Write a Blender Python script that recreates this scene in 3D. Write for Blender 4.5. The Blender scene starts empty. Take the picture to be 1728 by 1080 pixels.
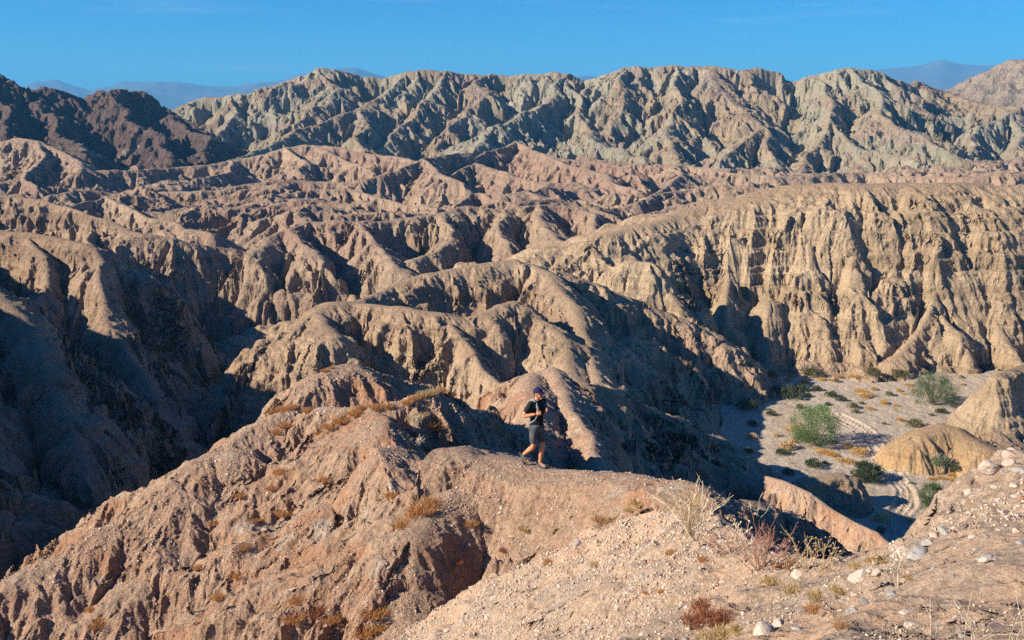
import bpy, bmesh, math, random
import numpy as np
from concurrent.futures import ThreadPoolExecutor
from mathutils import Vector, Matrix

R = math.radians
rng = random.Random(7)
f32 = np.float32
FX = 1696.0                       # focal length in photo pixels (photo 1728 x 1080)
PITCH = math.atan((540 - 190) / FX)
SP, CP = math.sin(PITCH), math.cos(PITCH)
SUN_EL, SUN_AZ = R(26.5), R(17)     # light travels towards +x and, SUN_AZ of it, towards +y

def at(px, py, Y):
    """world point seen at photo pixel px,py at forward distance Y"""
    x = (px - 864) / FX; u = (540 - py) / FX
    f = CP + u * SP
    return (x * Y / f, Y, (-SP + u * CP) * Y / f)

# ------------------------------------------------------------------ noise
_p = np.random.RandomState(11).permutation(4096).astype(np.int32)
PERM = np.concatenate([_p, _p])
_a = np.random.RandomState(5).rand(4096) * 2 * np.pi
G2X, G2Y = np.cos(_a).astype(f32), np.sin(_a).astype(f32)
_v = np.random.RandomState(6).randn(4096, 3); _v /= np.linalg.norm(_v, axis=1)[:, None]
G3 = _v.astype(f32)
POOL = ThreadPoolExecutor(4)

def pmap(fn, *arrs, nout=1, chunk=60000):
    n = len(arrs[0])
    outs = [np.empty(n, f32) for _ in range(nout)]
    def job(s):
        r = fn(*[a[s:s + chunk] for a in arrs])
        if nout == 1: r = (r,)
        for o, q in zip(outs, r): o[s:s + chunk] = q
    list(POOL.map(job, range(0, n, chunk)))
    return outs[0] if nout == 1 else outs

def fade(t): return t * t * t * (t * (t * 6 - 15) + 10)

def perlin2(x, y, seed=0):
    xf = np.floor(x); yf = np.floor(y)
    xi = (xf.astype(np.int32) + seed * 57) & 4095; yi = yf.astype(np.int32) & 4095
    fx = (x - xf).astype(f32); fy = (y - yf).astype(f32)
    u, v = fade(fx), fade(fy)
    x1 = (xi + 1) & 4095; y1 = (yi + 1) & 4095
    def g(a, b, dx, dy):
        h = PERM[PERM[a] + b]
        return G2X[h] * dx + G2Y[h] * dy
    n0 = g(xi, yi, fx, fy); n1 = g(x1, yi, fx - 1, fy)
    n2 = g(xi, y1, fx, fy - 1); n3 = g(x1, y1, fx - 1, fy - 1)
    a = n0 + u * (n1 - n0); b = n2 + u * (n3 - n2)
    return (a + v * (b - a)) * f32(1.5)

def perlin3(x, y, z, seed=0):
    xf = np.floor(x); yf = np.floor(y); zf = np.floor(z)
    xi = (xf.astype(np.int32) + seed * 57) & 4095; yi = yf.astype(np.int32) & 4095; zi = zf.astype(np.int32) & 4095
    fx = (x - xf).astype(f32); fy = (y - yf).astype(f32); fz = (z - zf).astype(f32)
    u, v, w = fade(fx), fade(fy), fade(fz)
    res = None
    out = 0
    for dz in (0, 1):
        wz = w if dz else 1 - w
        for dy in (0, 1):
            wy = v if dy else 1 - v
            for dx in (0, 1):
                wx = u if dx else 1 - u
                h = PERM[PERM[PERM[(xi + dx) & 4095] + ((yi + dy) & 4095)] + ((zi + dz) & 4095)]
                g = G3[h]
                out = out + (g[:, 0] * (fx - dx) + g[:, 1] * (fy - dy) + g[:, 2] * (fz - dz)) * (wx * wy * wz)
    return out * f32(1.5)

def fbm2(x, y, lam, octv=4, seed=0, ridged=False):
    out = 0; a = 1.0; tot = 0
    for k in range(octv):
        n = perlin2(x / lam + k * 13.7, y / lam + k * 7.1, seed + k)
        if ridged: n = 1 - 2 * np.abs(n)
        out = out + n * a; tot += a; a *= .5; lam *= .5
    return out / tot

def gully(x, y, gx, gy, lam, seed):
    """erosion furrows running down the slope; returns g in 0..1 (0 = rib, 1 = furrow) and its x,y slope"""
    px = x / lam; py = y / lam
    ix = np.floor(px); iy = np.floor(py)
    fx = (px - ix).astype(f32); fy = (py - iy).astype(f32)
    ix = ix.astype(np.int32); iy = iy.astype(np.int32)
    m = np.sqrt(gx * gx + gy * gy) + 1e-6
    ax, ay = -gy / m, gx / m
    C = 0; S = 0; W = 0
    for i in (-1, 0, 1):
        for j in (-1, 0, 1):
            h = PERM[PERM[(ix + i + seed * 31) & 4095] + ((iy + j) & 4095)]
            jx = G2X[h] * f32(.33); jy = G2Y[h] * f32(.33)
            dx = fx - i - f32(.5) - jx; dy = fy - j - f32(.5) - jy
            d = dx * dx + dy * dy
            w = np.clip(1 - d / 1.36, 0, None); w = w * w
            t = (dx * ax + dy * ay) * f32(2 * np.pi)
            C = C + w * np.cos(t); S = S + w * np.sin(t); W = W + w
    mag = np.sqrt(C * C + S * S) / (W + 1e-6)
    ph = np.arctan2(S, C) / f32(np.pi)
    mg = np.clip(mag * 2.2, 0, 1)
    g = (np.abs(ph) - f32(.5)) * mg + f32(.5)
    s = np.sign(ph) * mg * f32(2) / lam
    return g, s * ax, s * ay

# ------------------------------------------------------------------ landforms
# group ids
WASH, HILLS, RANGE, DARK, CANYON, CLIFF, MESA, RED, BLUFF, DOME, FLANK = range(11)
RIDGES = []
def ridge(group, pts, near, far=None, r=1.0, world=False, end=None):
    """crest line pts (px,py,Y); near = profile [(dist, drop)...] on the side to the right of travel, far = other side"""
    P = [tuple(p) if world else at(*p) for p in pts]
    far = far or near
    RIDGES.append(dict(g=group, P=np.array(P, float), pr=np.array(near, float), pl=np.array(far, float), r=r, end=np.array(end, float) if end else None))

def S(m, L=200): return [(0, 0), (L, m * L)]
# ---- far range (travel left to right: the camera is on the right hand side = near)
P_range = [(0,0),(12,10),(40,30),(110,66),(300,120)]
P_rspur = [(0,0),(10,8),(30,22),(80,52),(200,90)]
ridge(DARK, [(-260,60,640),(-120,85,600),(-40,108,580),(0,126,575),(20,133,575),(45,148,575),(62,152,575),(78,148,578),(105,156,580),(125,165,585),(143,167,590),(152,159,590),(165,152,590),(185,149,590),(208,151,595),(235,160,600),(265,172,600),(290,184,600),(330,215,580)], [(0,0),(10,9),(40,34),(90,62),(250,110)], r=2)
ridge(DARK, [(185,150,590),(205,185,560),(235,215,530),(262,245,500),(290,275,470)], P_rspur, r=2)
ridge(DARK, [(60,152,575),(75,190,540),(110,230,500),(135,262,465)], P_rspur, r=2)
ridge(DARK, [(285,182,600),(305,210,560),(335,240,520),(340,268,490)], P_rspur, r=2)
ridge(DARK, [(-20,116,580),(-10,170,530),(20,215,490)], P_rspur, r=2)
ridge(RANGE, [(280,192,760),(305,184,760),(330,173,760),(360,163,755),(400,161,750),(430,158,750),(460,142,750),(490,133,745),(520,126,740),(540,115,735),(570,117,735),(590,122,740),(620,131,745),(645,132,745),(680,122,735),(715,117,730),(750,122,730),(800,124,730),(860,127,730),(910,124,725),(940,123,720),(955,131,720),(975,137,720),(990,134,715),(1010,124,710),(1050,113,705),(1100,112,700),(1130,113,700),(1160,110,700),(1195,111,700),(1230,117,700),(1290,120,700),(1310,134,700),(1330,138,700),(1345,138,700),(1360,130,690),(1385,126,690),(1410,118,685),(1440,113,685),(1470,120,690),(1500,134,700),(1530,140,710),(1550,138,720),(1580,147,730),(1610,160,740),(1660,175,730),(1728,178,700),(1850,190,690)], P_range, r=2)
ridge(FLANK, [(1560,190,1100),(1612,160,1090),(1650,150,1080),(1690,130,1050),(1728,112,1030),(1850,60,1000),(2100,40,1000)], [(0,0),(50,22),(300,120)], r=6)
def spur(pts, g=RANGE, r=2, p=P_rspur): ridge(g, pts, p, r=r)
spur([(938,124,720),(920,160,680),(900,178,650),(865,203,610),(830,227,575),(790,251,540),(750,268,510)])
spur([(690,120,735),(668,140,710),(643,160,685),(605,183,650),(560,201,620),(520,216,600),(470,240,560),(400,263,520),(355,277,490)])
spur([(935,126,720),(965,165,680),(985,200,640),(1011,228,600),(1050,252,565),(1081,268,540)])
spur([(1160,110,700),(1150,150,660),(1135,190,620),(1120,230,580),(1128,268,545)])
spur([(1195,111,700),(1225,150,660),(1249,183,630),(1267,213,600),(1300,250,560),(1350,298,520)])
spur([(1267,213,600),(1240,240,570),(1205,278,535)])
spur([(1060,113,705),(1040,150,670),(1050,190,640),(1035,225,610)])
spur([(1371,128,690),(1385,155,660),(1402,184,630),(1416,203,605),(1461,250,560),(1538,276,510)])
spur([(1416,203,605),(1390,245,565),(1365,290,525)])
spur([(1440,113,685),(1475,150,650),(1500,185,615),(1530,215,580),(1575,255,545)])
spur([(1590,152,735),(1640,175,690),(1694,190,650),(1649,228,600),(1610,265,560)])
spur([(1694,190,650),(1728,225,610),(1745,270,560)])
spur([(540,115,735),(560,150,700),(530,180,670),(500,205,640)])
spur([(400,161,750),(410,190,710),(385,215,670),(360,240,630)])
spur([(760,122,730),(735,155,695),(700,195,655),(668,225,620),(650,262,575)])
spur([(820,125,730),(815,160,690),(790,190,660),(775,215,630)])
spur([(605,183,650),(625,215,610),(615,250,560)])
# ---- reddish badlands in the middle
P_mid = [(0,0),(4,3.2),(15,11),(40,24),(120,45)]
def mid(pts, r=1.0, p=P_mid, g=HILLS): ridge(g, pts, p, r=r)
mid([(-60,250,470),(0,240,465),(31,233,460),(62,236,450),(104,260,430),(149,287,400)], r=2)
mid([(62,236,450),(60,262,420),(40,290,390),(70,312,360)])
mid([(90,318,380),(105,305,400),(146,289,410),(174,288,412),(215,288,415),(260,286,420),(312,282,430),(400,271,440),(460,262,445),(510,250,450),(560,243,455),(600,250,450),(640,262,440),(700,272,430)])
mid([(400,271,440),(380,290,410),(330,300,385)])
mid([(510,250,450),(530,275,425),(500,292,400)])
mid([(560,243,455),(590,275,425),(620,290,405)])
mid([(60,330,330),(120,318,340),(190,326,345),(260,323,345),(340,322,345),(417,309,350),(480,303,352),(540,306,352),(600,310,350),(622,304,352),(660,290,365),(705,267,385),(740,262,395),(790,258,410)])
mid([(310,372,290),(340,358,298),(380,345,305),(420,337,310),(486,326,315),(541,322,320),(600,320,322),(640,330,318),(700,345,310),(740,352,300)])
mid([(705,267,385),(740,290,360),(790,310,345)])
mid([(790,277,400),(825,258,425),(859,236,450),(893,253,430),(945,267,410),(1000,272,405),(1040,282,395)])
mid([(754,296,370),(803,274,395),(831,286,380),(870,300,365),(930,318,350),(1000,335,335)])
mid([(945,267,410),(985,285,385),(1010,305,365),(1060,320,350)])
mid([(770,345,305),(800,328,318),(817,326,320),(850,338,312),(890,345,300)])
mid([(1000,262,470),(1060,272,460),(1128,281,450),(1180,278,445),(1240,292,430),(1310,300,420),(1400,296,430),(1480,290,440),(1560,298,430),(1640,300,420),(1728,292,420),(1850,290,420)])
mid([(1180,278,445),(1130,300,410),(1080,325,375),(1050,345,340)])
mid([(1050,345,300),(1090,330,310),(1128,323,320),(1170,316,325),(1215,311,325),(1290,318,320),(1336,318,315)])
mid([(1060,370,290),(1130,345,300),(1200,335,300),(1300,325,300)])
P_tan = [(0,0),(2,1.5),(5,5.5),(9,12),(16,18),(30,25),(60,34)]
mid([(430,425,215),(455,405,225),(486,387,232),(528,373,238),(600,375,240),(675,368,245),(733,361,250),(770,349,256),(850,352,256),(907,347,256),(960,348,256),(1000,350,256),(1040,368,250),(1070,385,245)], p=P_tan)
mid([(733,361,250),(760,385,235),(740,410,225),(715,440,212)], p=P_tan)
mid([(600,375,240),(630,400,228),(665,430,212),(690,465,200)], p=P_tan)
mid([(907,347,256),(930,375,240),(960,410,225),(985,445,210)], p=P_tan)
mid([(990,350,256),(1015,385,238),(1000,420,224)], p=P_tan)
mid([(486,387,232),(500,410,222),(540,440,210)], p=P_tan)
mid([(850,352,256),(845,385,238),(860,420,222)], p=P_tan)
# left side, behind the canyon
mid([(-150,300,240),(0,327,235),(60,335,232),(139,354,226),(208,378,220),(236,391,218),(292,402,217),(347,416,219),(417,424,222),(470,432,224),(521,439,224),(562,459,220),(590,490,210),(612,520,198)], p=[(0,0),(2,2),(6,8),(14,16),(30,27),(60,36)], g=CANYON)
mid([(120,350,270),(160,330,285),(200,345,275),(250,362,262),(300,378,252),(360,395,240)])
mid([(139,354,240),(165,400,215),(205,450,192),(255,500,172),(285,540,160)], p=[(0,0),(3,4),(10,13),(25,25)], g=CANYON)

# ---- near left canyon wall
P_can = [(0,0),(1.5,1.2),(5,7),(12,15),(26,28),(50,36)]
ridge(CANYON, [(-200,360,160),(-100,375,154),(0,387,150),(45,390,148),(104,401,145),(156,418,142),(194,439,142),(236,456,143),(264,470,144),(288,492,144),(312,547,143),(344,576,142),(361,624,140),(399,660,139),(420,717,136)], P_can, r=1.5)
ridge(CANYON, [(156,418,142),(168,445,136),(180,508,128),(188,553,122),(208,606,117),(250,672,111),(265,730,105)], P_can, r=1)
ridge(CANYON, [(45,390,148),(60,430,140),(75,480,133),(60,520,127)], P_can, r=1)
ridge(CANYON, [(-220,400,112),(-120,440,106),(-40,480,102),(0,500,100),(52,553,94),(76,630,87),(115,703,82),(140,800,76)], P_can, r=1)
ridge(CANYON, [(-40,480,102),(-60,600,88),(-20,720,78),(20,850,70)], P_can, r=1)
# ---- big sandstone cliff right
P_cl = [(0,0),(3,1.5),(8,6),(11,11.5),(15,17.5),(20,23),(24,26.5),(30,30),(45,36)]
ridge(CLIFF, [(990,485,160),(1005,445,165),(1020,415,168),(1045,392,171),(1075,380,174),(1130,364,178),(1200,345,181),(1280,327,182),(1336,316,182),(1390,311,182),(1440,309,181),(1530,309,180),(1625,309,180),(1728,316,179),(1850,322,178),(2000,330,176)], P_cl, S(.35), r=2)
P_but = [(0,0),(1.5,1.3),(4,4.5),(8,11),(14,16)]
def but(pts, r=.8, p=P_but): ridge(CLIFF, pts, p, r=r)
but([(1046,454,158),(1073,437,157),(1103,441,156),(1125,468,154),(1145,520,149)], p=[(0,0),(1.5,1.6),(5,7),(10,12)])
but([(1445,430,168),(1443,480,164.6),(1440,520,161.4),(1450,575,156.6)])
but([(1588,470,166),(1593,503,163),(1545,570,157),(1495,605,153)])
but([(1593,503,163),(1620,555,158),(1642,605,153.5)])
but([(1310,500,163),(1308,585,155.5)])
but([(1225,470,165.5),(1235,550,158.5)])
but([(1360,400,171),(1372,450,166.8),(1380,520,161.2)])
but([(1520,400,171),(1515,460,166.4)])
but([(1690,420,169),(1700,500,162.8),(1712,580,156)])
# ---- middle hill
P_h = [(0,0),(2,1.0),(6,4.4),(10,9),(16,14),(30,22)]
P_hc = [(0,0),(1.5,.9),(3,3),(5,8),(8,12),(20,20)]
ridge(MESA, [(484,560,120),(492,548,121.5),(527,526,124),(569,512,127),(618,508,129),(625,500,131),(673,483,136),(725,462,140),(777,454,143),(829,443,145),(871,436,146),(906,444,146),(951,459,146),(1000,475,146),(1056,500,145.5),(1115,528,145),(1150,540,144.5),(1180,556,143.5),(1212,576,142.5),(1235,592,141.5),(1244,622,139.5)], [(0,0),(2,1.2),(4,3.6),(6,8),(9,13.5),(14,17),(30,22)], [(0,0),(3,2),(12,11),(30,24)], r=1.2)
ridge(MESA, [(600,512,128),(640,515,125.5),(687,517,123.5),(725,522,122),(760,526,121.5),(791,534,121),(819,525,122),(847,512,124),(868,508,125),(888,518,124),(916,540,122),(944,572,118),(965,622,112),(985,660,107)], P_hc, P_h, r=1)
ridge(MESA, [(527,526,124),(535,545,120),(560,560,117)], P_hc, r=1)
ridge(MESA, [(770,545,119),(777,563,117),(801,594,114),(819,622,111),(857,662,106),(890,700,101)], [(0,0),(1,1.2),(5,6),(12,12)], r=.8)
ridge(MESA, [(900,442,146),(922,460,141),(944,490,135),(968,539,127),(985,587,119),(1008,640,110)], [(0,0),(2,1.6),(8,7.5),(20,16)], r=1)
ridge(MESA, [(1125,600,137),(1135,650,131),(1140,690,126)], [(0,0),(2,2.5),(6,8),(14,14)], r=.8)
# slopes between hill and wash
ridge(MESA, [(960,668,76),(985,650,79),(1039,659,85),(1087,685,92),(1143,700,99),(1190,730,104),(1230,765,108),(1262,792,110)], [(0,0),(3,2.4),(8,7.5),(14,13),(20,19)], [(0,0),(3,2),(10,8),(25,20)], r=1)
# pinnacle behind the hiker
ridge(RED, [(850,672,43),(861,645,43),(881,637,43),(905,631,43),(933,623,43),(944,634,42.5),(952,655,41.5),(962,685,39.5),(986,728,36.5),(1006,762,34),(1016,800,31)], [(0,0),(.5,.5),(3,3.4),(10,10),(40,30)], [(0,0),(1,1),(4,5),(40,34)], r=.4)
ridge(RED, [(905,631,43),(900,680,39),(890,730,36),(880,775,33)], [(0,0),(1,.8),(6,5),(30,24)], r=.6)
# ---- red foreground ridge
P_back = [(0,0),(.8,.5),(3,3),(10,12),(30,33),(40,38)]
P_front = [(0,0),(.6,.25),(3,1.7),(10,6),(40,24)]
ridge(RED, [(-260,1090,20),(-120,1045,22),(0,1002,23.5),(38,971,24),(69,950,24.3),(115,934,24.6),(149,913,25),(167,894,25.3),(215,879,25.7),(250,858,26),(285,823,26.5),(302,804,26.8),(333,795,27.2),(347,771,27.6),(392,747,28.2),(417,726,28.7),(440,713,29),(468,698,29.4),(488,690,29.7),(514,689,30),(526,672,30.6),(534,645,31.2),(542,630,31.5),(560,620,31.8),(578,616,32),(594,621,32.4),(625,632,33.2),(661,643,34),(684,656,34.5)], P_front, P_back, r=.35)
ridge(RED, [(540,690,28.8),(580,690,28.6),(625,688,28.4),(680,672,28.8),(705,664,29),(734,657,29.2),(763,666,29.9),(806,692,30.9),(849,716,31.8),(876,738,32.6),(886,755,33.2)], [(0,0),(.4,.3),(1.5,1.6),(4,4),(20,18)], P_back, r=.35)
ridge(RED, [(600,690,28.8),(640,695,28),(660,703,27.2),(668,725,26.4),(668,757,25.5),(665,800,24.4),(640,870,23.3),(600,960,22.2),(560,1080,20.8),(540,1200,19)], P_front, [(0,0),(.3,.4),(1.2,1.8),(3,3.0),(12,8)], r=.3)
ridge(RED, [(746,753,21.5),(777,752,21.4),(806,763,21.2),(849,767,21),(881,779,20.6),(922,791,20.2),(1017,796,19.2),(1086,800,18.2),(1142,807,17.2),(1173,819,16.8),(1200,832,16.9),(1250,842,17.4),(1284,858,18),(1310,900,19)], [(0,0),(.5,.15),(1.2,.95),(3,2.5),(10,8)], [(0,0),(.8,.35),(2,1.8),(10,13),(34,34)], r=.2, end=[(0,0),(.12,.5),(.45,1.7),(1.5,2.4),(3,6),(6,14)])
ridge(RED, [(775,815,20.4),(755,845,19.9),(720,890,19),(700,940,18.4),(705,1000,17.6),(690,1080,16.4),(660,1180,15)], P_front, [(0,0),(.3,.15),(1,.85),(3,1.9),(10,6)], r=.4)
ridge(RED, [(640,760,24.6),(560,850,24.2),(470,960,22.8),(400,1080,21.3),(370,1180,20)], [(0,0),(.5,.2),(3,1.6),(10,6)], r=.5)
ridge(RED, [(400,760,27.6),(330,860,25.8),(250,970,23.8),(180,1080,22)], [(0,0),(.5,.2),(3,1.6),(10,6)], r=.5)
# orange spur down right and grey block beside it
ridge(RED, [(1262,800,83),(1300,806,81),(1329,814,79.5),(1371,833,78),(1406,860,76.5),(1440,880,75),(1475,896,73.5),(1513,932,71)], [(0,0),(.6,.5),(3,3.2),(8,7)], [(0,0),(.6,.9),(3,4),(10,9)], r=.4)
ridge(MESA, [(1352,812,97),(1380,806,98),(1418,800,98.5),(1440,806,98.5)], [(0,0),(.5,.2),(1.0,1.6),(1.7,3.4),(4,5)], r=.6)
# ---- right hand mounds
ridge(CLIFF, [(1690,640,119),(1700,630,121),(1712,621,124),(1732,611,127),(1850,560,135),(2000,520,140)], [(0,0),(.8,.5),(1.6,3.2),(3.2,5.2),(14,8.5)], [(0,0),(1.6,3.4),(3.2,6),(5,9)], r=.6)
ridge(DOME, [(1534,738,112),(1548,723,113),(1575,714,114),(1597,719,113.5),(1627,737,111.5),(1655,755,109)], [(0,0),(.6,.4),(2,2.0),(3.6,5),(6,7.5)], [(0,0),(1.5,1),(5,5),(8,7)], r=1)
# out of frame, throws the shade over the canyon
ridge(CANYON, [(-700,420,60),(-520,330,85),(-420,345,105),(-330,345,125),(-300,345,150),(-330,335,180)], [(0,0),(2,1.5),(20,20),(50,36)], r=2)

TPS_PTS = [(1728,757,7.6),(1650,782,7.3),(1612,832,6.9),(1596,872,6.4),(1575,908,6.2),(1535,925,6.4),(1500,948,6.6),(1440,955,7),(1380,960,7.5),(1320,958,8.2),(1250,935,9.6),(1190,890,11.8),(1140,866,13.2),(1060,880,14),(1000,895,14.3),(930,922,14.8),(870,960,15.2),(780,1005,16.2),
 (1728,900,5.5),(1640,900,5.7),(1728,1080,3.6),(1600,1080,3.8),(1400,1080,4.4),(1200,1080,6),(1000,1080,9.3),(800,1080,13),(1100,960,10),(1250,1005,7),(1400,1010,5.6),(1550,985,5.2),(1000,985,12),(900,1025,12.7),(700,1080,15.2),(1850,740,8),(1850,900,5.5)]
TPS_W = [(0,0,-1.65),(2,0,-1.6),(-2,0,-2.6),(3,-3,-1.5),(-4,2,-4.6),(0,-4,-1.7),(8,3,-1.6),(10,-4,-1.5),(-6,-4,-5),(12,6,-2),(-3,6,-5.2),(-6,8,-7.5)]
_c = np.array([at(*p) for p in TPS_PTS] + TPS_W)
def _U(r2): return np.where(r2 > 0, r2 * np.log(np.maximum(r2, 1e-12)), 0)
_n = len(_c)
_K = _U(((_c[:, None, :2] - _c[None, :, :2]) ** 2).sum(-1)) + np.eye(_n) * .003
_Pm = np.c_[np.ones(_n), _c[:, :2]]
_A = np.zeros((_n + 3, _n + 3)); _A[:_n, :_n] = _K; _A[:_n, _n:] = _Pm; _A[_n:, :_n] = _Pm.T
_sol = np.linalg.solve(_A, np.r_[_c[:, 2], 0, 0, 0])
def tps(x, y):
    h = _sol[_n] + _sol[_n + 1] * x + _sol[_n + 2] * y
    for k in range(_n):
        h = h + _sol[k] * _U((x - _c[k, 0]) ** 2 + (y - _c[k, 1]) ** 2)
    return h
_poly = [at(*p)[:2] for p in TPS_PTS[:18]] + [at(700,1080,16.2)[:2], (-6,9), (-7,0), (-7,-7), (14,-7), (15,6)]
_poly = np.array(_poly)
def poly_out(x, y):
    d2 = np.full(x.shape, 1e9); ins = np.zeros(x.shape, bool)
    m = len(_poly)
    for k in range(m):
        ax, ay = _poly[k]; bx, by = _poly[(k + 1) % m]
        dx, dy = bx - ax, by - ay
        t = np.clip(((x - ax) * dx + (y - ay) * dy) / (dx * dx + dy * dy), 0, 1)
        d2 = np.minimum(d2, (x - ax - t * dx) ** 2 + (y - ay - t * dy) ** 2)
        c = ((ay > y) != (by > y)) & (x < (bx - ax) * (y - ay) / (by - ay + 1e-12) + ax)
        ins ^= c
    d = np.sqrt(d2)
    return np.where(ins, 0, d), np.where(ins, d, 0)

def base(x, y):
    """bare landform at x,y -> height, group id, drop below the crest"""
    x = x.astype(np.float64); y = y.astype(np.float64)
    r = np.hypot(x, y)
    x0, y0 = x, y
    wf = np.clip((r - 260) / 140, 0, 1); wn = np.clip((75 - r) / 30, 0, 1); wm = 1 - wf - wn
    wm_ = wm * np.clip((r - 70) / 90, .2, 1); wn_ = wn * np.clip(r / 22, .12, 1)
    def nz2(l, s): return perlin2(x0 / l, y0 / l, s)
    x = x0 + wf * (9 * nz2(70, 201) + 4.5 * nz2(27, 202)) + wm_ * (2.6 * nz2(25, 203) + 1.5 * nz2(9, 204)) + wn_ * (.30 * nz2(4, 205) + .16 * nz2(1.4, 206))
    y = y0 + wf * (9 * nz2(70, 211) + 4.5 * nz2(27, 212)) + wm_ * (2.6 * nz2(25, 213) + 1.5 * nz2(9, 214)) + wn_ * (.30 * nz2(4, 215) + .16 * nz2(1.4, 216))
    mod = 1 + wf * .35 * (nz2(60, 221) + .6 * nz2(24, 222)) + wm * .4 * (nz2(20, 223) + .6 * nz2(8, 224)) + wn * .3 * (nz2(3, 225) + .5 * nz2(1.2, 226))
    capd = wf * 26 + wm * 9 + wn * 2.2
    fl = -40.0 + .35 * perlin2(x / 23, y / 23, 3) + .12 * perlin2(x / 6, y / 6, 4)
    lf = np.clip((-x - 5) / 30, 0, 1); fl = fl - 7 * lf * np.clip((260 - y) / 60, 0, 1)
    far = np.clip((y - 215) / 60, 0, 1) * np.clip((1500 - y) / 600, 0, 1)
    far = far * far * (3 - 2 * far)
    w = fbm2(x, y, 60, 3, 21) * 22
    rn = fbm2(x + w, y + w * .6, 95, 4, 31, ridged=True)
    fl = fl + far * (2 + 13 * np.clip(rn + .15, 0, 1.2))
    # bank of earth up to the slopes left of the wash
    bank = np.clip((27 - x + (y - 110) * .12) / 16, 0, 1) * np.clip((x + 8) / 10, 0, 1) * np.clip((150 - y) / 10, 0, 1)
    fl = fl + 3.2 * bank * bank
    H = fl.copy(); G = np.where(far > .15, HILLS, WASH).astype(f32); D = np.where(far > .15, np.clip((rn + .15) * -13 + 14, 0, 15), 0)
    # camera bluff
    m = r < 70
    if m.any():
        do, di = poly_out(x[m], y[m]); do = do * mod[m]
        xx = np.clip(x[m], -9, 15); yy = np.clip(y[m], -7, 18)
        t = tps(xx, yy) - np.interp(do, [0, .25, .8, 3, 12, 60], [0, .06, .6, 3.4, 14, 60])
        hm = H[m]; up = t > hm
        hm[up] = t[up]; H[m] = hm
        gm = G[m]; gm[up] = np.where(do[up] < 1.2, BLUFF, RED); G[m] = gm
        dm = D[m]; dm[up] = (do + .8)[up]; D[m] = dm
    for q in RIDGES:
        P = q['P']; zt = P[:, 2].max() + 48
        prs = []
        reach = 0
        for pr in (q['pr'], q['pl']):
            s = (pr[-1, 1] - pr[-2, 1]) / (pr[-1, 0] - pr[-2, 0])
            ext = np.array([[pr[-1, 0] + 400, pr[-1, 1] + 400 * s]])
            e = np.vstack([pr, ext]); prs.append(e)
            reach = max(reach, np.interp(zt, e[:, 1], e[:, 0]))
        lo = P[:, :2].min(0) - reach; hi = P[:, :2].max(0) + reach
        idx = np.nonzero((x > lo[0]) & (x < hi[0]) & (y > lo[1]) & (y < hi[1]))[0]
        if not len(idx): continue
        X = x[idx]; Y = y[idx]; md = mod[idx] - 1; cp = capd[idx]
        best = np.full(len(idx), -1e9); bd = np.zeros(len(idx))
        rr = q['r']
        for si, (a, b) in enumerate(zip(P[:-1], P[1:])):
            dx, dy = b[0] - a[0], b[1] - a[1]; L2 = dx * dx + dy * dy
            rc = min(reach, np.interp(max(a[2], b[2]) + 48, prs[0][:, 1], prs[0][:, 0]) + 30)
            sel = slice(None)
            tu = ((X - a[0]) * dx + (Y - a[1]) * dy) / L2
            t = np.clip(tu, 0, 1)
            ox = X - a[0] - t * dx; oy = Y - a[1] - t * dy
            d = np.sqrt(ox * ox + oy * oy)
            de = np.sqrt(d * d + rr * rr) - rr
            side = (dx * oy - dy * ox) < 0
            d0 = np.interp(de, prs[0][:, 0], prs[0][:, 1]); d1 = np.interp(de, prs[1][:, 0], prs[1][:, 1])
            dr = np.where(side, d0, d1)
            if si == 0 or si == len(P) - 2:      # past the end of the crest the steeper side goes all the way round
                ov = (np.clip(-tu, 0, None) if si == 0 else 0) + (np.clip(tu - 1, 0, None) if si == len(P) - 2 else 0)
                bl = np.clip(ov * math.sqrt(L2) / (.5 * d + .05), 0, 1)
                de_ = np.maximum(d0, d1)
                dr = dr + (de_ - dr) * bl
            dr = dr + np.minimum(dr, cp) * md
            h = a[2] + t * (b[2] - a[2]) - dr
            up = h > best
            best = np.where(up, h, best); bd = np.where(up, dr, bd)
        if q['end'] is not None:      # blunt cut nose at the start of the crest
            dn = P[3, :2] - P[0, :2]; dn = dn / np.hypot(*dn)
            ov = np.clip(-((X - P[0, 0]) * dn[0] + (Y - P[0, 1]) * dn[1]), 0, None)
            best = best - np.interp(ov, q['end'][:, 0], q['end'][:, 1])
        up = best > H[idx]
        ii = idx[up]
        H[ii] = best[up]; G[ii] = q['g']; D[ii] = bd[up]
    return H.astype(f32), G, D.astype(f32)
# ------------------------------------------------------------------ terrain grid around the viewpoint (finer where nearer)
Q = globals().get('QUALITY', 1.0)
NIN, NROW = int(1250 * Q), int(2600 * Q)
inner = np.linspace(R(-30), R(30), NIN)
outer = R(30) + R(72) * (np.arange(1, 91) / 90.0) ** 1.6
PHI = np.concatenate([-outer[::-1], inner, outer])
R0, R1 = .5, 1300.0

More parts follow.
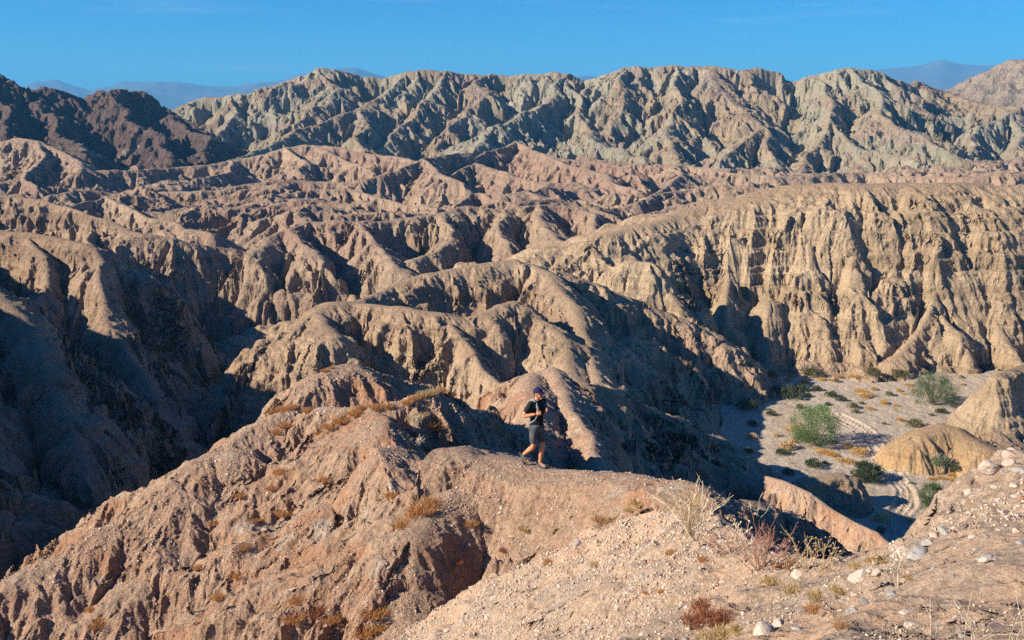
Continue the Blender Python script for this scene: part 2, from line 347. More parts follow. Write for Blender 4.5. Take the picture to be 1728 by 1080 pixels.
def build_rows():
    nc, nr = 240, 1400
    ph = np.interp(np.linspace(0, len(PHI) - 1, nc), np.arange(len(PHI)), PHI)
    lr = np.linspace(math.log(R0), math.log(R1), nr); rr = np.exp(lr)
    x = (np.sin(ph)[:, None] * rr).ravel().astype(f32); y = (np.cos(ph)[:, None] * rr).ravel().astype(f32)
    h = pmap(lambda a, b: base(a, b)[0], x, y).reshape(nc, nr)
    el = np.arctan2(h, rr)
    de = np.abs(np.diff(el, axis=1, prepend=el[:, :1]))
    vis = el >= np.maximum.accumulate(el, axis=1) - .006
    dl = lr[1] - lr[0]
    slope = np.abs(np.diff(h, axis=1, prepend=h[:, :1])) / (rr * dl)
    w = de * np.where(vis, 1.0, .22) + dl * (.012 + .02 * np.minimum(slope, 1.5)) * np.where(vis, 1.0, .5) * np.clip(rr / 8, .25, 1)
    w = w + dl * .11 * np.clip((rr - 4) / 9, 0, 1) * np.where(vis, 1, .45) * np.where(rr > 900, .3, 1)
    w = w * np.where(el < R(-31.5), .06, 1.0) * np.where(rr < 3, .3, 1.0)
    k = np.ones(9) / 9
    for _ in range(2):
        w = np.apply_along_axis(lambda v: np.convolve(np.pad(v, 4, mode='edge'), k, 'valid'), 1, w)
    for _ in range(2):
        w = np.apply_along_axis(lambda v: np.convolve(np.pad(v, 4, mode='edge'), k, 'valid'), 0, w)
    cum = np.cumsum(w, axis=1); cum = (cum - cum[:, :1]) / (cum[:, -1:] - cum[:, :1])
    q = np.linspace(0, 1, NROW)
    L = np.array([np.interp(q, cum[i], lr) for i in range(nc)])
    ci = np.linspace(0, nc - 1, len(PHI)); i0 = np.minimum(ci.astype(int), nc - 2); f = (ci - i0)[:, None]
    return np.exp(L[i0] * (1 - f) + L[i0 + 1] * f)

RAD = build_rows()
NC, NR = RAD.shape
GX = (np.sin(PHI)[:, None] * RAD); GY = (np.cos(PHI)[:, None] * RAD)
Hh, GI, DD = pmap(base, GX.ravel().astype(f32), GY.ravel().astype(f32), nout=3, chunk=80000)
GI = np.rint(GI).astype(np.int32)

def grads(h):
    h = h.reshape(NC, NR)
    hr = np.gradient(h, axis=1) / np.maximum(np.gradient(RAD, axis=1), 1e-4)
    # across columns at constant r: subtract the radial part
    dphi = np.gradient(PHI)[:, None]
    hc = np.gradient(h, axis=0) - hr * np.gradient(RAD, axis=0)
    ht = hc / (dphi * RAD)
    s, c = np.sin(PHI)[:, None], np.cos(PHI)[:, None]
    return (hr * s + ht * c).ravel().astype(f32), (hr * c - ht * s).ravel().astype(f32)

colsp = (np.gradient(PHI)[:, None] * RAD).ravel()
rowsp = np.gradient(RAD, axis=1).ravel()
SPC = np.maximum(colsp, rowsp * .8).astype(f32)
X1, Y1 = GX.ravel().astype(f32), GY.ravel().astype(f32)
def fdiff(a, b):
    e = np.maximum(.02, .003 * np.hypot(a, b))
    h0 = base(a, b)[0]
    return (base(a + e, b)[0] - h0) / e, (base(a, b + e)[0] - h0) / e
gx, gy = pmap(fdiff, X1, Y1, nout=2, chunk=80000)
# per group:            WASH HILLS RANGE DARK CANYON CLIFF MESA  RED  BLUFF DOME FLANK
LMAX = np.array([1, 19, 40, 19, 19, 9.5, 9.5, 4.8, .7, 5, 60])
AMP = np.array([.0, .48, .62, .46, .33, .23, .27, .32, .2, .26, .35])
FD   = np.array([        1,  .15,  .15,  .15,   .15,   .15,   .15,   .3,   1,   .3, .3])
lmax, amp, fdv = LMAX[GI].astype(f32), AMP[GI].astype(f32), FD[GI].astype(f32)
lmax = np.where((X1 > 24) & (X1 < 80) & (Y1 > 76) & (Y1 < 127), np.minimum(lmax, 2.6), lmax).astype(f32)
lmax = np.where((GI == RED) & (X1 * X1 + Y1 * Y1 < 34 ** 2) & (DD < 4), 1.3, lmax).astype(f32)
slope0 = np.sqrt(gx * gx + gy * gy)
amp = np.where((GI == RED) & (X1 > -2) & (X1 < 5) & (Y1 > 15) & (Y1 < 22.5) & (DD < 1.6), amp * .3, amp).astype(f32)
var = pmap(lambda a, b: perlin2(a / 31, b / 31, 77), X1, Y1) * .35 + 1.0
H = Hh.copy()
FUR = np.zeros(len(H), f32)
wx = pmap(lambda a, b: perlin2(a / 9, b / 9, 41) * 1.6 + perlin2(a / 3, b / 3, 43) * .5, X1, Y1)
wy = pmap(lambda a, b: perlin2(a / 9, b / 9, 42) * 1.6 + perlin2(a / 3, b / 3, 44) * .5, X1, Y1)
wsc = np.minimum(1, lmax / 8)
for k, lam in enumerate([38, 19, 9.5, 4.8, 2.4, 1.2, .6, .3, .15]):
    wgt = np.clip((lmax * 1.15 - lam) / (lam * .2), 0, 1) * np.clip((lam / SPC - 1.7) / 2.0, 0, 1)
    m = np.nonzero(wgt * amp > 0)[0]
    if not len(m): continue
    a, b, c = pmap(lambda X, Yv, g1, g2: gully(X, Yv, g1, g2, lam, k + 1), X1[m] + wx[m] * wsc[m], Y1[m] + wy[m] * wsc[m], gx[m], gy[m], nout=3)
    sl = np.clip(slope0[m], 0, 1.3)
    cf = np.clip(DD[m] / (fdv[m] * lam), 0, 1); cf = cf * cf * (3 - 2 * cf)
    dep = amp[m] * lam * wgt[m] * cf * np.clip(sl - .08, 0, 1.1) * var[m] * (.85, 1.0, 1.15, 1.2, 1.1, 1.0, 1.0, .9, .8)[k]
    H[m] -= dep * (a - f32(.45))
    gx[m] -= .8 * dep * b; gy[m] -= .8 * dep * c
    FUR[m] += a * dep

lim = .3 * DD
up = H - Hh
H = np.where(up > 0, Hh + lim * np.tanh(up / (lim + .01)), H).astype(f32)

CRN = np.array([0, .8, 1.6, 2.2, .5, .35, .35, .08, 0, .1, 1.0])
H += (CRN[GI] * pmap(lambda a, b: perlin2(a / 16, b / 16, 301) * .8 + perlin2(a / 6, b / 6, 302) * .5 + perlin2(a / 2.4, b / 2.4, 303) * .25, X1, Y1)).astype(f32)
# lumps
LUMP = np.array([.0, .5, .6, 2.6, .7, .8, .5, .2, .3, .1, .8])
lum = LUMP[GI].astype(f32)
for lam, fr in ((26, .07), (11, .07), (5, .06), (2.2, .05)):
    wgt = np.clip((lmax * 1.5 - lam) / lam, 0, 1) * np.clip((lam / SPC - 2.2) / 2.5, 0, 1) * np.clip(DD / (lam * .35), 0, 1) * lum
    m = np.nonzero(wgt > 0)[0]
    if len(m):
        n = pmap(lambda a, b: perlin2(a / lam, b / lam, 61), X1[m], Y1[m])
        H[m] += (np.abs(n) * 2 - .6) * wgt[m] * lam * fr
# bedding ledges
TER = np.array([0, .4, .3, .1, 1.0, 1.15, 1.05, .25, .1, .6, .2])
ter = TER[GI].astype(f32)
tw = pmap(lambda a, b: perlin2(a / 40, b / 40, 81) * 1.5, X1, Y1)
for lam, k in ((3.1, .11), (1.15, .1), (.42, .09)):
    wgt = ter * np.clip((lam / SPC - 1.5) / 2, 0, 1) * np.clip(DD / lam, 0, 1) * np.clip(slope0 * 2 - .5, 0, 1)
    zz = (H + tw * 1.3) / lam
    md = pmap(lambda a, b: perlin2(a / 17, b / 3.3, 91), H, X1)
    H += ((np.sin(zz * 2 * np.pi) + .4 * np.sin(zz * 4 * np.pi + .8)) * k * lam * wgt * np.clip(.6 + md, 0, 1.3)).astype(f32)
# wheel tracks winding down the wash
def px_floor(px, py, z=-40.0):
    x = (px - 864) / FX; u = (540 - py) / FX
    t = z / (-SP + u * CP)
    return (x * t, (CP + u * SP) * t)
tracks = []
for off in (-16, -6, 3, 12, 22):
    for pl in ([(1395 + off * 1.0, 700), (1440 + off * .8, 720), (1475 + off * .7, 745), (1492 + off * .7, 770), (1500 + off * .7, 795)],
               [(1500 + off * .6, 795), (1532 + off * .5, 825), (1525 + off * .8, 850), (1508 + off * .8, 872), (1520 + off * .8, 900), (1512 + off, 925)]):
        q = np.array([px_floor(*p) for p in pl])
        t = np.linspace(0, len(q) - 1, len(q) * 12)
        q = np.c_[np.interp(t, range(len(q)), q[:, 0]), np.interp(t, range(len(q)), q[:, 1])]
        ker = np.ones(9) / 9
        qs = np.c_[np.convolve(np.pad(q[:, 0], 4, mode='edge'), ker, 'valid'), np.convolve(np.pad(q[:, 1], 4, mode='edge'), ker, 'valid')]
        qs[:, 0] += np.sin(t * 2.1 + off) * .12
        tracks.append(qs)
m = np.nonzero((GI == WASH) & (X1 > 20) & (X1 < 75) & (Y1 > 80) & (Y1 < 160))[0]
xs, ys = X1[m], Y1[m]
def trk(xs, ys):
    dmin = np.full(len(xs), 99.0)
    for qs in tracks:
        for p in qs[::2]:
            dmin = np.minimum(dmin, (xs - p[0]) ** 2 + (ys - p[1]) ** 2)
    return np.sqrt(dmin)
if len(m):
    dmin = pmap(trk, xs, ys)
    rp = np.exp(-(dmin / .28) ** 2)
    n1 = pmap(lambda a, b: perlin2(a / 1.6, b / 1.6, 71) * .10 + perlin2(a / .6, b / .6, 72) * .05, xs, ys)
    H[m] += n1 - rp * .24 + np.exp(-((dmin - .5) / .2) ** 2) * .11

# small lumps, pits and clods pushed out along the surface normal
gx, gy = grads(H)
nn = 1 / np.sqrt(1 + gx * gx + gy * gy)
NX, NY, NZ = -gx * nn, -gy * nn, nn
RO = np.array([.15, .95, 1.1, 1.2, 1.05, 1.0, 1.05, 1.2, 1.2, .5, .6])
ro = RO[GI].astype(f32)
disp = np.zeros(len(H), f32)
SPN = np.maximum(colsp, rowsp * np.sqrt(1 + np.minimum(slope0, 2) ** 2)).astype(f32)
for lam, k in ((12, .06), (6, .07), (3, .085), (1.5, .085), (.75, .075), (.38, .065), (.19, .07), (.09, .08)):
    wgt = ro * np.clip((lam / SPN - 2.0) / 2, 0, 1) * np.clip((np.maximum(lmax, 1.5) * 1.1 - lam) / (lam * .3), 0, 1) * np.clip(DD / (lam * .6) + .15 * (lam < .8), 0, 1)
    m = np.nonzero(wgt > 0.01)[0]
    if not len(m): continue
    n = pmap(lambda a, b, c: perlin3(a / lam, b / lam, c / (lam * .8), 55), X1[m], Y1[m], H[m])
    n2 = pmap(lambda a, b: perlin2(a / (lam * 5), b / (lam * 5), 56), X1[m], Y1[m])
    disp[m] += (.28 - np.abs(n) * 1.6) * wgt[m] * lam * k * 1.5 * np.clip(.75 + n2, .15, 1.6)
X = X1 + NX * disp; Y = Y1 + NY * disp; Z = H + NZ * disp
XG, YG, ZG = X.reshape(NC, NR), Y.reshape(NC, NR), Z.reshape(NC, NR)

def hz(x, y):
    """height of the finished ground at x,y"""
    ph = math.atan2(x, y); r = math.hypot(x, y)
    ci = float(np.interp(ph, PHI, np.arange(NC))); i = min(int(ci), NC - 2); f = ci - i
    v = []
    for j in (i, i + 1):
        v.append(float(np.interp(r, RAD[j], ZG[j])))
    return v[0] * (1 - f) + v[1] * f
_EL = np.arctan2(ZG, np.hypot(XG, YG))
def pick(px, py, rmin=0.0):
    """first ground point hit by the line of sight through photo pixel px,py"""
    x, y, z = at(px, py, 1.0)
    ph = math.atan2(x, y); el = math.atan2(z, math.hypot(x, y))
    j = int(round(float(np.interp(ph, PHI, np.arange(NC)))))
    k = np.nonzero((_EL[j] >= el) & (RAD[j] > rmin))[0]
    if not len(k): return None
    return Vector((float(XG[j, k[0]]), float(YG[j, k[0]]), float(ZG[j, k[0]])))

def grid_mesh(name, co, faces, mat, label, cat, kind='structure', parent=None):
    me = bpy.data.meshes.new(name)
    me.vertices.add(len(co)); me.vertices.foreach_set('co', co.astype(f32).ravel())
    nf = len(faces)
    me.loops.add(nf * 4); me.loops.foreach_set('vertex_index', faces.astype(np.int32).ravel())
    me.polygons.add(nf); me.polygons.foreach_set('loop_start', np.arange(nf, dtype=np.int32) * 4)
    me.polygons.foreach_set('use_smooth', np.ones(nf, bool))
    me.update(calc_edges=True)
    me.materials.append(mat)
    o = bpy.data.objects.new(name, me); bpy.context.scene.collection.objects.link(o)
    o['label'] = label; o['category'] = cat
    if kind: o['kind'] = kind
    return o
# ------------------------------------------------------------------ materials
class NT:
    def __init__(s, name):
        s.m = bpy.data.materials.new(name); s.m.use_nodes = True
        s.t = s.m.node_tree; s.n = s.t.nodes; s.l = s.t.links
        s.b = s.n['Principled BSDF']; s.b.inputs['Roughness'].default_value = .95
        s.b.inputs['Specular IOR Level'].default_value = .15
        s.geo = s.n.new('ShaderNodeNewGeometry'); s.pos = s.geo.outputs['Position']
    def link(s, a, b): s.l.new(a, b)
    def val(s, sock, v):
        if isinstance(v, bpy.types.NodeSocket): s.l.new(v, sock)
        else: sock.default_value = v
    def math(s, op, a, b=0.0, c=None, clamp=False):
        n = s.n.new('ShaderNodeMath'); n.operation = op; n.use_clamp = clamp
        s.val(n.inputs[0], a); s.val(n.inputs[1], b)
        if c is not None: s.val(n.inputs[2], c)
        return n.outputs[0]
    def noise(s, scale, detail=4, rough=.55, vec=None, dist=0):
        n = s.n.new('ShaderNodeTexNoise'); n.inputs['Scale'].default_value = scale
        n.inputs['Detail'].default_value = detail; n.inputs['Roughness'].default_value = rough
        n.inputs['Distortion'].default_value = dist
        s.l.new(vec or s.pos, n.inputs['Vector']); return n.outputs['Fac']
    def bw(s, c):
        n = s.n.new('ShaderNodeRGBToBW'); s.l.new(c, n.inputs[0]); return n.outputs[0]
    def voro(s, scale, feature='F1', vec=None, out='Distance'):
        n = s.n.new('ShaderNodeTexVoronoi'); n.inputs['Scale'].default_value = scale; n.feature = feature
        s.l.new(vec or s.pos, n.inputs['Vector']); return n.outputs[out]
    def scaled(s, sx, sy, sz):
        n = s.n.new('ShaderNodeMapping'); n.inputs['Scale'].default_value = (sx, sy, sz)
        s.l.new(s.pos, n.inputs['Vector']); return n.outputs[0]
    def ramp(s, v, lo, hi, a=0.0, b=1.0):
        n = s.n.new('ShaderNodeMapRange'); n.clamp = True; n.interpolation_type = 'SMOOTHSTEP'
        s.val(n.inputs['Value'], v)
        n.inputs['From Min'].default_value = lo; n.inputs['From Max'].default_value = hi
        n.inputs['To Min'].default_value = a; n.inputs['To Max'].default_value = b
        return n.outputs['Result']
    def mix(s, f, a, b, mode='MIX'):
        n = s.n.new('ShaderNodeMix'); n.data_type = 'RGBA'; n.blend_type = mode
        s.val(n.inputs[0], f)
        s.val(n.inputs[6], a if isinstance(a, bpy.types.NodeSocket) else (*a, 1))
        s.val(n.inputs[7], b if isinstance(b, bpy.types.NodeSocket) else (*b, 1))
        return n.outputs[2]
    def bump(s, h, strength, dist, prev=None):
        n = s.n.new('ShaderNodeBump'); n.inputs['Strength'].default_value = strength; n.inputs['Distance'].default_value = dist
        s.l.new(h, n.inputs['Height'])
        if prev: s.l.new(prev, n.inputs['Normal'])
        return n.outputs[0]
    def nz(s):
        n = s.n.new('ShaderNodeSeparateXYZ'); s.l.new(s.geo.outputs['Normal'], n.inputs[0]); return n.outputs[2]
    def done(s, col, nrm=None):
        s.val(s.b.inputs['Base Color'], col if isinstance(col, bpy.types.NodeSocket) else (*col, 1))
        if nrm: s.l.new(nrm, s.b.inputs['Normal'])
        return s.m

def sc(c, k): return tuple(v * k for v in c)

def rock(name, ca, cb, cc, dust, lam, patch, strata=0.0, bands=.25, bump=1.0, extra=None, flat=(.72, .9)):
    """ca/cb patchwork of two earths, cc bedding tint, dust on level ground; lam = size of the fine grain in m"""
    s = NT(name)
    f1 = s.noise(1 / patch, 5, .6, dist=.6)
    col = s.mix(s.ramp(f1, .40, .60), ca, cb)
    f2 = s.noise(3.2 / patch, 5, .65)
    col = s.mix(s.ramp(f2, .5, .72, 0, .7), col, cc)
    if bands:
        zc = s.scaled(.25 / patch, .25 / patch, 1.0 / (lam * 3.0))
        f3 = s.noise(1.0, 4, .75, vec=zc)
        col = s.mix(s.ramp(f3, .46, .56, 0, bands * 1.3), col, sc(cb, .6))
        zc2 = s.scaled(.15 / patch, .15 / patch, 1.0 / (lam * 9.0))
        f4 = s.noise(1.0, 3, .6, vec=zc2)
        col = s.mix(s.ramp(f4, .48, .6, 0, bands), col, sc(cc, 1.15))
    fl = s.ramp(s.nz(), flat[0], flat[1])
    fl = s.math('MULTIPLY', fl, s.ramp(s.noise(2.5 / lam, 3, .6), .3, .6, .35, .85))
    col = s.mix(fl, col, dust)
    g = s.noise(4.0 / lam, 5, .75)
    col = s.mix(s.ramp(g, .32, .68, .0, .45), sc_node(s, col, .82), sc_node(s, col, 1.22))
    if extra: col = extra(s, col)
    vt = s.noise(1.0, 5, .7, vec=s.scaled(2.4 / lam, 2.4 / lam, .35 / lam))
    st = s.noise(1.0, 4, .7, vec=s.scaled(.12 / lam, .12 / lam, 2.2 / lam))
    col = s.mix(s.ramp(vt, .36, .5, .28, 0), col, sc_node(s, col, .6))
    n = s.bump(vt, .8 * bump, lam * .5)
    if bands: n = s.bump(st, .7 * bump, lam * .4, n)
    n = s.bump(s.noise(1.6 / lam, 8, .72), .9 * bump, lam * .55, n)
    n = s.bump(s.voro(3.0 / lam, 'F1'), .45 * bump, lam * .14, n)
    return s.done(col, n)

def sc_node(s, col, k):
    n = s.n.new('ShaderNodeMix'); n.data_type = 'RGBA'; n.blend_type = 'MULTIPLY'; n.inputs[0].default_value = 1
    s.l.new(col, n.inputs[6]); n.inputs[7].default_value = (k, k, k, 1); return n.outputs[2]

M = {}
def green_mauve(s, col):
    a = s.noise(1 / 85.0, 4, .6, dist=1.0)
    col = s.mix(s.ramp(a, .45, .55, 0, .6), col, (.33, .32, .24))
    b = s.noise(1 / 60.0, 4, .6, vec=s.scaled(1.3, .6, 1.7), dist=1.2)
    col = s.mix(s.ramp(b, .53, .6, 0, .6), col, (.29, .205, .165))
    c = s.noise(1 / 22.0, 5, .7, vec=s.scaled(1.0, .5, .5))
    return s.mix(s.ramp(c, .58, .7, 0, .5), col, (.52, .46, .35))
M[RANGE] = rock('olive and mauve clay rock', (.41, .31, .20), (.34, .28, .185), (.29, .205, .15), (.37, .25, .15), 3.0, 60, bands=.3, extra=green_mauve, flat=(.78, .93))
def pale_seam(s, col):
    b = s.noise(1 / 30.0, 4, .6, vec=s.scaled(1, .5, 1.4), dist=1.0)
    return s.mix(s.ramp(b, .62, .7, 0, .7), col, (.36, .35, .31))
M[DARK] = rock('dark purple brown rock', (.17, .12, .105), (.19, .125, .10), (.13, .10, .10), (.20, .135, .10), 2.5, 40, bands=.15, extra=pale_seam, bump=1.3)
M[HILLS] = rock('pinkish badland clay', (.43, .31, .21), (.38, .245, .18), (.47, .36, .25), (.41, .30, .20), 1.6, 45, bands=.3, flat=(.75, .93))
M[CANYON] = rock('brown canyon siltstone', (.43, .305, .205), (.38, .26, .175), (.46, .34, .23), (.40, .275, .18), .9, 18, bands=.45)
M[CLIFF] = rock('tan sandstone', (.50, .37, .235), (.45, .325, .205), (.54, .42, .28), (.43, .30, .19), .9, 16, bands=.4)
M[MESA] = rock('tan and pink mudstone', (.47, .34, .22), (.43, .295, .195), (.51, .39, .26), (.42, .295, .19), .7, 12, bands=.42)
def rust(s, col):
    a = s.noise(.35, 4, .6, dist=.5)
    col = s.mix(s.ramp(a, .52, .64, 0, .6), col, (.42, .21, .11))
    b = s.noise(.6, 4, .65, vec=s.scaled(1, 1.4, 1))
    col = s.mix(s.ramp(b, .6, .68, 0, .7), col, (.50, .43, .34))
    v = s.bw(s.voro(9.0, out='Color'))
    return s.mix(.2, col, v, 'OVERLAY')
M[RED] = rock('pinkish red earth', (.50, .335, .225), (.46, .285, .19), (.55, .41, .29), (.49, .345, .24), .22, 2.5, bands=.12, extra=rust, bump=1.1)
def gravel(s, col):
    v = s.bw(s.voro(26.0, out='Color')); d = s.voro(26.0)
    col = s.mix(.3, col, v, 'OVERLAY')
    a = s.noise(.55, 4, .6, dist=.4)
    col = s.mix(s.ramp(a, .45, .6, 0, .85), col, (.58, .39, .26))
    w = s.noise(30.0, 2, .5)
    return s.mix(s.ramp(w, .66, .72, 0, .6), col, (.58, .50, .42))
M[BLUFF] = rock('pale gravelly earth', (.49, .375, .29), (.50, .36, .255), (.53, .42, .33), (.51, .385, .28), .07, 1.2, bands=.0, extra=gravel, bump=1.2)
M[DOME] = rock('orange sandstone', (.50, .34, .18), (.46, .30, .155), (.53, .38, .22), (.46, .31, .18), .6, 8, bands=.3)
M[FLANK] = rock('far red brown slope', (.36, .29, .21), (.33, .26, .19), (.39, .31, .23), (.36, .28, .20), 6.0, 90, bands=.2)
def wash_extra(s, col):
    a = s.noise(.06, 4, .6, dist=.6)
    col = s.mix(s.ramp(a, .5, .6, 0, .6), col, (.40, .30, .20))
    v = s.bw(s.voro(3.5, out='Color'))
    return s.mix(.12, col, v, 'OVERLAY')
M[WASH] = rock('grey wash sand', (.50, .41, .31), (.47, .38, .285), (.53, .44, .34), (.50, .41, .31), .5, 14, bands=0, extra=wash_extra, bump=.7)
def mk_far():
    s = NT('far mountain rock')
    n = s.noise(1 / 600.0, 6, .6)
    return s.done(s.mix(s.ramp(n, .4, .6), (.12, .10, .10), (.08, .075, .08)))
M['far'] = mk_far()

INFO = {
 WASH: ('dry_wash', 'sandy grey dry wash with wheel tracks winding between the cliffs', 'ground'),
 HILLS: ('badland_hills', 'pinkish brown eroded badland hills in the middle distance', 'hills'),
 RANGE: ('mountain_range', 'olive and mauve furrowed mountain range along the skyline', 'mountains'),
 DARK: ('dark_hills', 'dark purple brown rocky hills on the left of the skyline', 'hills'),
 CANYON: ('canyon_hills', 'brown layered canyon walls, largely in shade, on the left', 'hills'),
 CLIFF: ('sandstone_cliff_hills', 'sunlit tan fluted sandstone cliff above the dry wash', 'cliff'),
 MESA: ('rounded_hills', 'tan rounded hill with fluted flanks rising in the middle of the canyon', 'hill'),
 RED: ('foreground_ridge_terrain', 'pinkish red earth ridge in the foreground that the hiker walks on', 'ridge'),
 BLUFF: ('gravel_terrain', 'pale gravelly slope with stones at the bottom right', 'ground'),
 DOME: ('orange_mound_terrain', 'smooth orange sandstone mound beside the wheel tracks', 'mound'),
 FLANK: ('far_slope_hills', 'reddish brown mountain slope at the right end of the skyline', 'hills'),
}
ii = np.arange(NC - 1)[:, None] * NR + np.arange(NR - 1)[None]
quads = np.stack([ii, ii + NR, ii + NR + 1, ii + 1], -1).reshape(-1, 4)[:, ::-1]
ALLV = np.c_[X, Y, Z]
fg = GI[quads[:, 0]]
for g in range(11):
    q = quads[fg == g]
    if not len(q): continue
    u, inv = np.unique(q, return_inverse=True)
    grid_mesh(INFO[g][0], ALLV[u], inv.reshape(-1, 4), M[g], INFO[g][1], INFO[g][2])

# far plain and mountains
FAR = []
FS = 9000.0
for pts in ([(-200,140),(-60,150),(0,158),(40,152),(60,143),(100,142),(130,153),(150,160),(180,158),(210,145),(260,139),(300,139),(340,145),(370,147),(400,148),(440,141),(480,137),(520,125),(570,116),(600,114),(625,122),(650,130),(700,142),(800,150),(900,146),(960,130),(1000,128),(1030,140),(1150,160),(1300,150),(1400,130),(1470,119),(1500,116),(1545,113),(1570,106),(1590,101),(1620,107),(1650,110),(1690,109),(1728,112),(1800,118),(2000,130)],):
    FAR.append(np.array([at(a, b, FS) for a, b in pts]))
nfc, nfr = 700, 150
ph = np.linspace(R(-40), R(40), nfc)
yr = np.concatenate([np.linspace(1250, 5000, 14), np.linspace(5150, 12500, nfr - 14)])
fx = (np.tan(ph)[:, None] * yr); fy = np.tile(yr, (nfc, 1))
P = FAR[0]
cz = np.interp(fx / fy * FS, P[:, 0], P[:, 2])
d = np.abs(fy - FS)
fh = -45 + np.clip(1 - d / 3300, 0, 1) ** 1.35 * (cz * (fy / FS) + 45)
amp = np.clip(d / 700, 0, 1) * np.clip(1 - d / 3300, 0, 1)
rn = pmap(lambda a, b: fbm2(a, b, 1500, 5, 3, ridged=True), fx.ravel().astype(f32), fy.ravel().astype(f32)).reshape(fx.shape)
fh = fh + rn * 170 * amp
ii = np.arange(nfc - 1)[:, None] * nfr + np.arange(nfr - 1)[None]
quads2 = np.stack([ii, ii + nfr, ii + nfr + 1, ii + 1], -1).reshape(-1, 4)[:, ::-1]
grid_mesh('distant_mountains', np.c_[fx.ravel(), fy.ravel(), fh.ravel()], quads2, M['far'], 'hazy blue mountains far behind the skyline range', 'mountains')
del quads, quads2, ALLV
# ------------------------------------------------------------------ loose things
COL = bpy.context.scene.collection
def plain(name, ca, cb, scale=8.0, rough=.9, bump=0, detail=4):
    s = NT(name); s.b.inputs['Roughness'].default_value = rough
    tc = s.n.new('ShaderNodeTexCoord').outputs['Object']
    c = s.mix(s.ramp(s.noise(scale, detail, .6, vec=tc), .38, .62), ca, cb)
    n = s.bump(s.noise(scale * 2.5, 6, .65, vec=tc), 1.0, bump) if bump else None
    return s.done(c, n)

def mesh_obj(name, V, F, mat, parent=None, smooth=False, label=None, cat=None, group=None, kind=None):
    me = bpy.data.meshes.new(name); me.from_pydata([tuple(v) for v in V], [], F); me.update()
    if smooth: me.polygons.foreach_set('use_smooth', [True] * len(me.polygons))
    me.materials.append(mat)
    o = bpy.data.objects.new(name, me); COL.objects.link(o)
    if parent: o.parent = parent
    tag(o, label, cat, group, kind); return o
def tag(o, label=None, cat=None, group=None, kind=None):
    if label: o['label'] = label
    if cat: o['category'] = cat
    if group: o['group'] = group
    if kind: o['kind'] = kind
def empty(name, loc, rz=0, **k):
    o = bpy.data.objects.new(name, None); COL.objects.link(o); o.location = loc; o.rotation_euler = (0, 0, rz); o.empty_display_size = .2
    tag(o, **k); return o

def tube(V, F, pts, r0, r1, n=5):
    base_i = len(V); m = len(pts)
    for i, p in enumerate(pts):
        a = pts[max(i - 1, 0)]; b = pts[min(i + 1, m - 1)]
        d = (b - a).normalized() if (b - a).length > 1e-9 else Vector((0, 0, 1))
        u = d.orthogonal().normalized(); w = d.cross(u)
        r = r0 + (r1 - r0) * i / (m - 1)
        for k in range(n):
            t = 2 * math.pi * k / n
            V.append(p + (u * math.cos(t) + w * math.sin(t)) * r)
    for i in range(m - 1):
        for k in range(n):
            a = base_i + i * n + k; b = base_i + i * n + (k + 1) % n
            F.append((a, b, b + n, a + n))
    F.append(tuple(base_i + (m - 1) * n + k for k in range(n)))

def stem(rg, p, d, L, bend, droop, n=7):
    pts = [Vector(p)]; d = Vector(d).normalized()
    for i in range(n):
        d = (d + Vector((rg.gauss(0, bend), rg.gauss(0, bend), rg.gauss(0, bend) - droop)) ).normalized()
        pts.append(pts[-1] + d * (L / n))
    return pts

# ---- rocks
def rock_shape(seed, flat=.7, cuts=9, sub=3):
    rg = random.Random(seed)
    bm = bmesh.new(); bmesh.ops.create_icosphere(bm, subdivisions=sub, radius=1.0)
    pl = []
    for _ in range(cuts):
        n = Vector((rg.gauss(0, 1), rg.gauss(0, 1), rg.gauss(0, 1))).normalized(); pl.append((n, rg.uniform(.55, .85)))
    o1 = rg.uniform(0, 50)
    from mathutils import noise as mn
    for v in bm.verts:
        for n, d in pl:
            e = v.co.dot(n) - d
            if e > 0: v.co -= n * e
        v.co *= 1 + .10 * mn.noise(v.co * 2 + Vector((o1, 0, 0))) + .05 * mn.noise(v.co * 6 + Vector((o1, 3, 0)))
    for v in bm.verts: v.co.z *= flat
    me = bpy.data.meshes.new('rock'); bm.to_mesh(me); bm.free()
    return me
RM = {'white': plain('pale quartz rock', (.53, .44, .36), (.42, .32, .25), 5, bump=.004),
      'pink': plain('pinkish granite rock', (.55, .42, .34), (.44, .32, .25), 5, bump=.004),
      'grey': plain('grey stone', (.36, .34, .31), (.24, .225, .21), 5, bump=.004),
      'dark': plain('dark brown stone', (.16, .12, .10), (.23, .17, .14), 5, bump=.004),
      'red': plain('rusty red stone', (.36, .18, .11), (.30, .15, .09), 5, bump=.004)}
SHAPES = [rock_shape(i, f, 10) for i, f in enumerate((.75, .6, .8, .5, .7, .65, .9, .55))]
def put_rock(px, py, w, kind, shape, label, group=None, rmax=30, sx=1.0):
    p = pick(px, py)
    if p is None or p.length > rmax: return None
    ax = p.y * CP - p.z * SP
    r = w / 2 * ax / FX * .98
    me = SHAPES[shape % 8].copy(); me.materials.append(RM[kind])
    o = bpy.data.objects.new('rock', me); COL.objects.link(o)
    o.location = p + Vector((0, 0, -r * .08)); o.scale = (r * sx, r, r * rng.uniform(.8, 1.0))
    o.rotation_euler = (rng.uniform(-.25, .25), rng.uniform(-.25, .25), rng.uniform(0, 6.28))
    tag(o, label, 'rock', group); return o
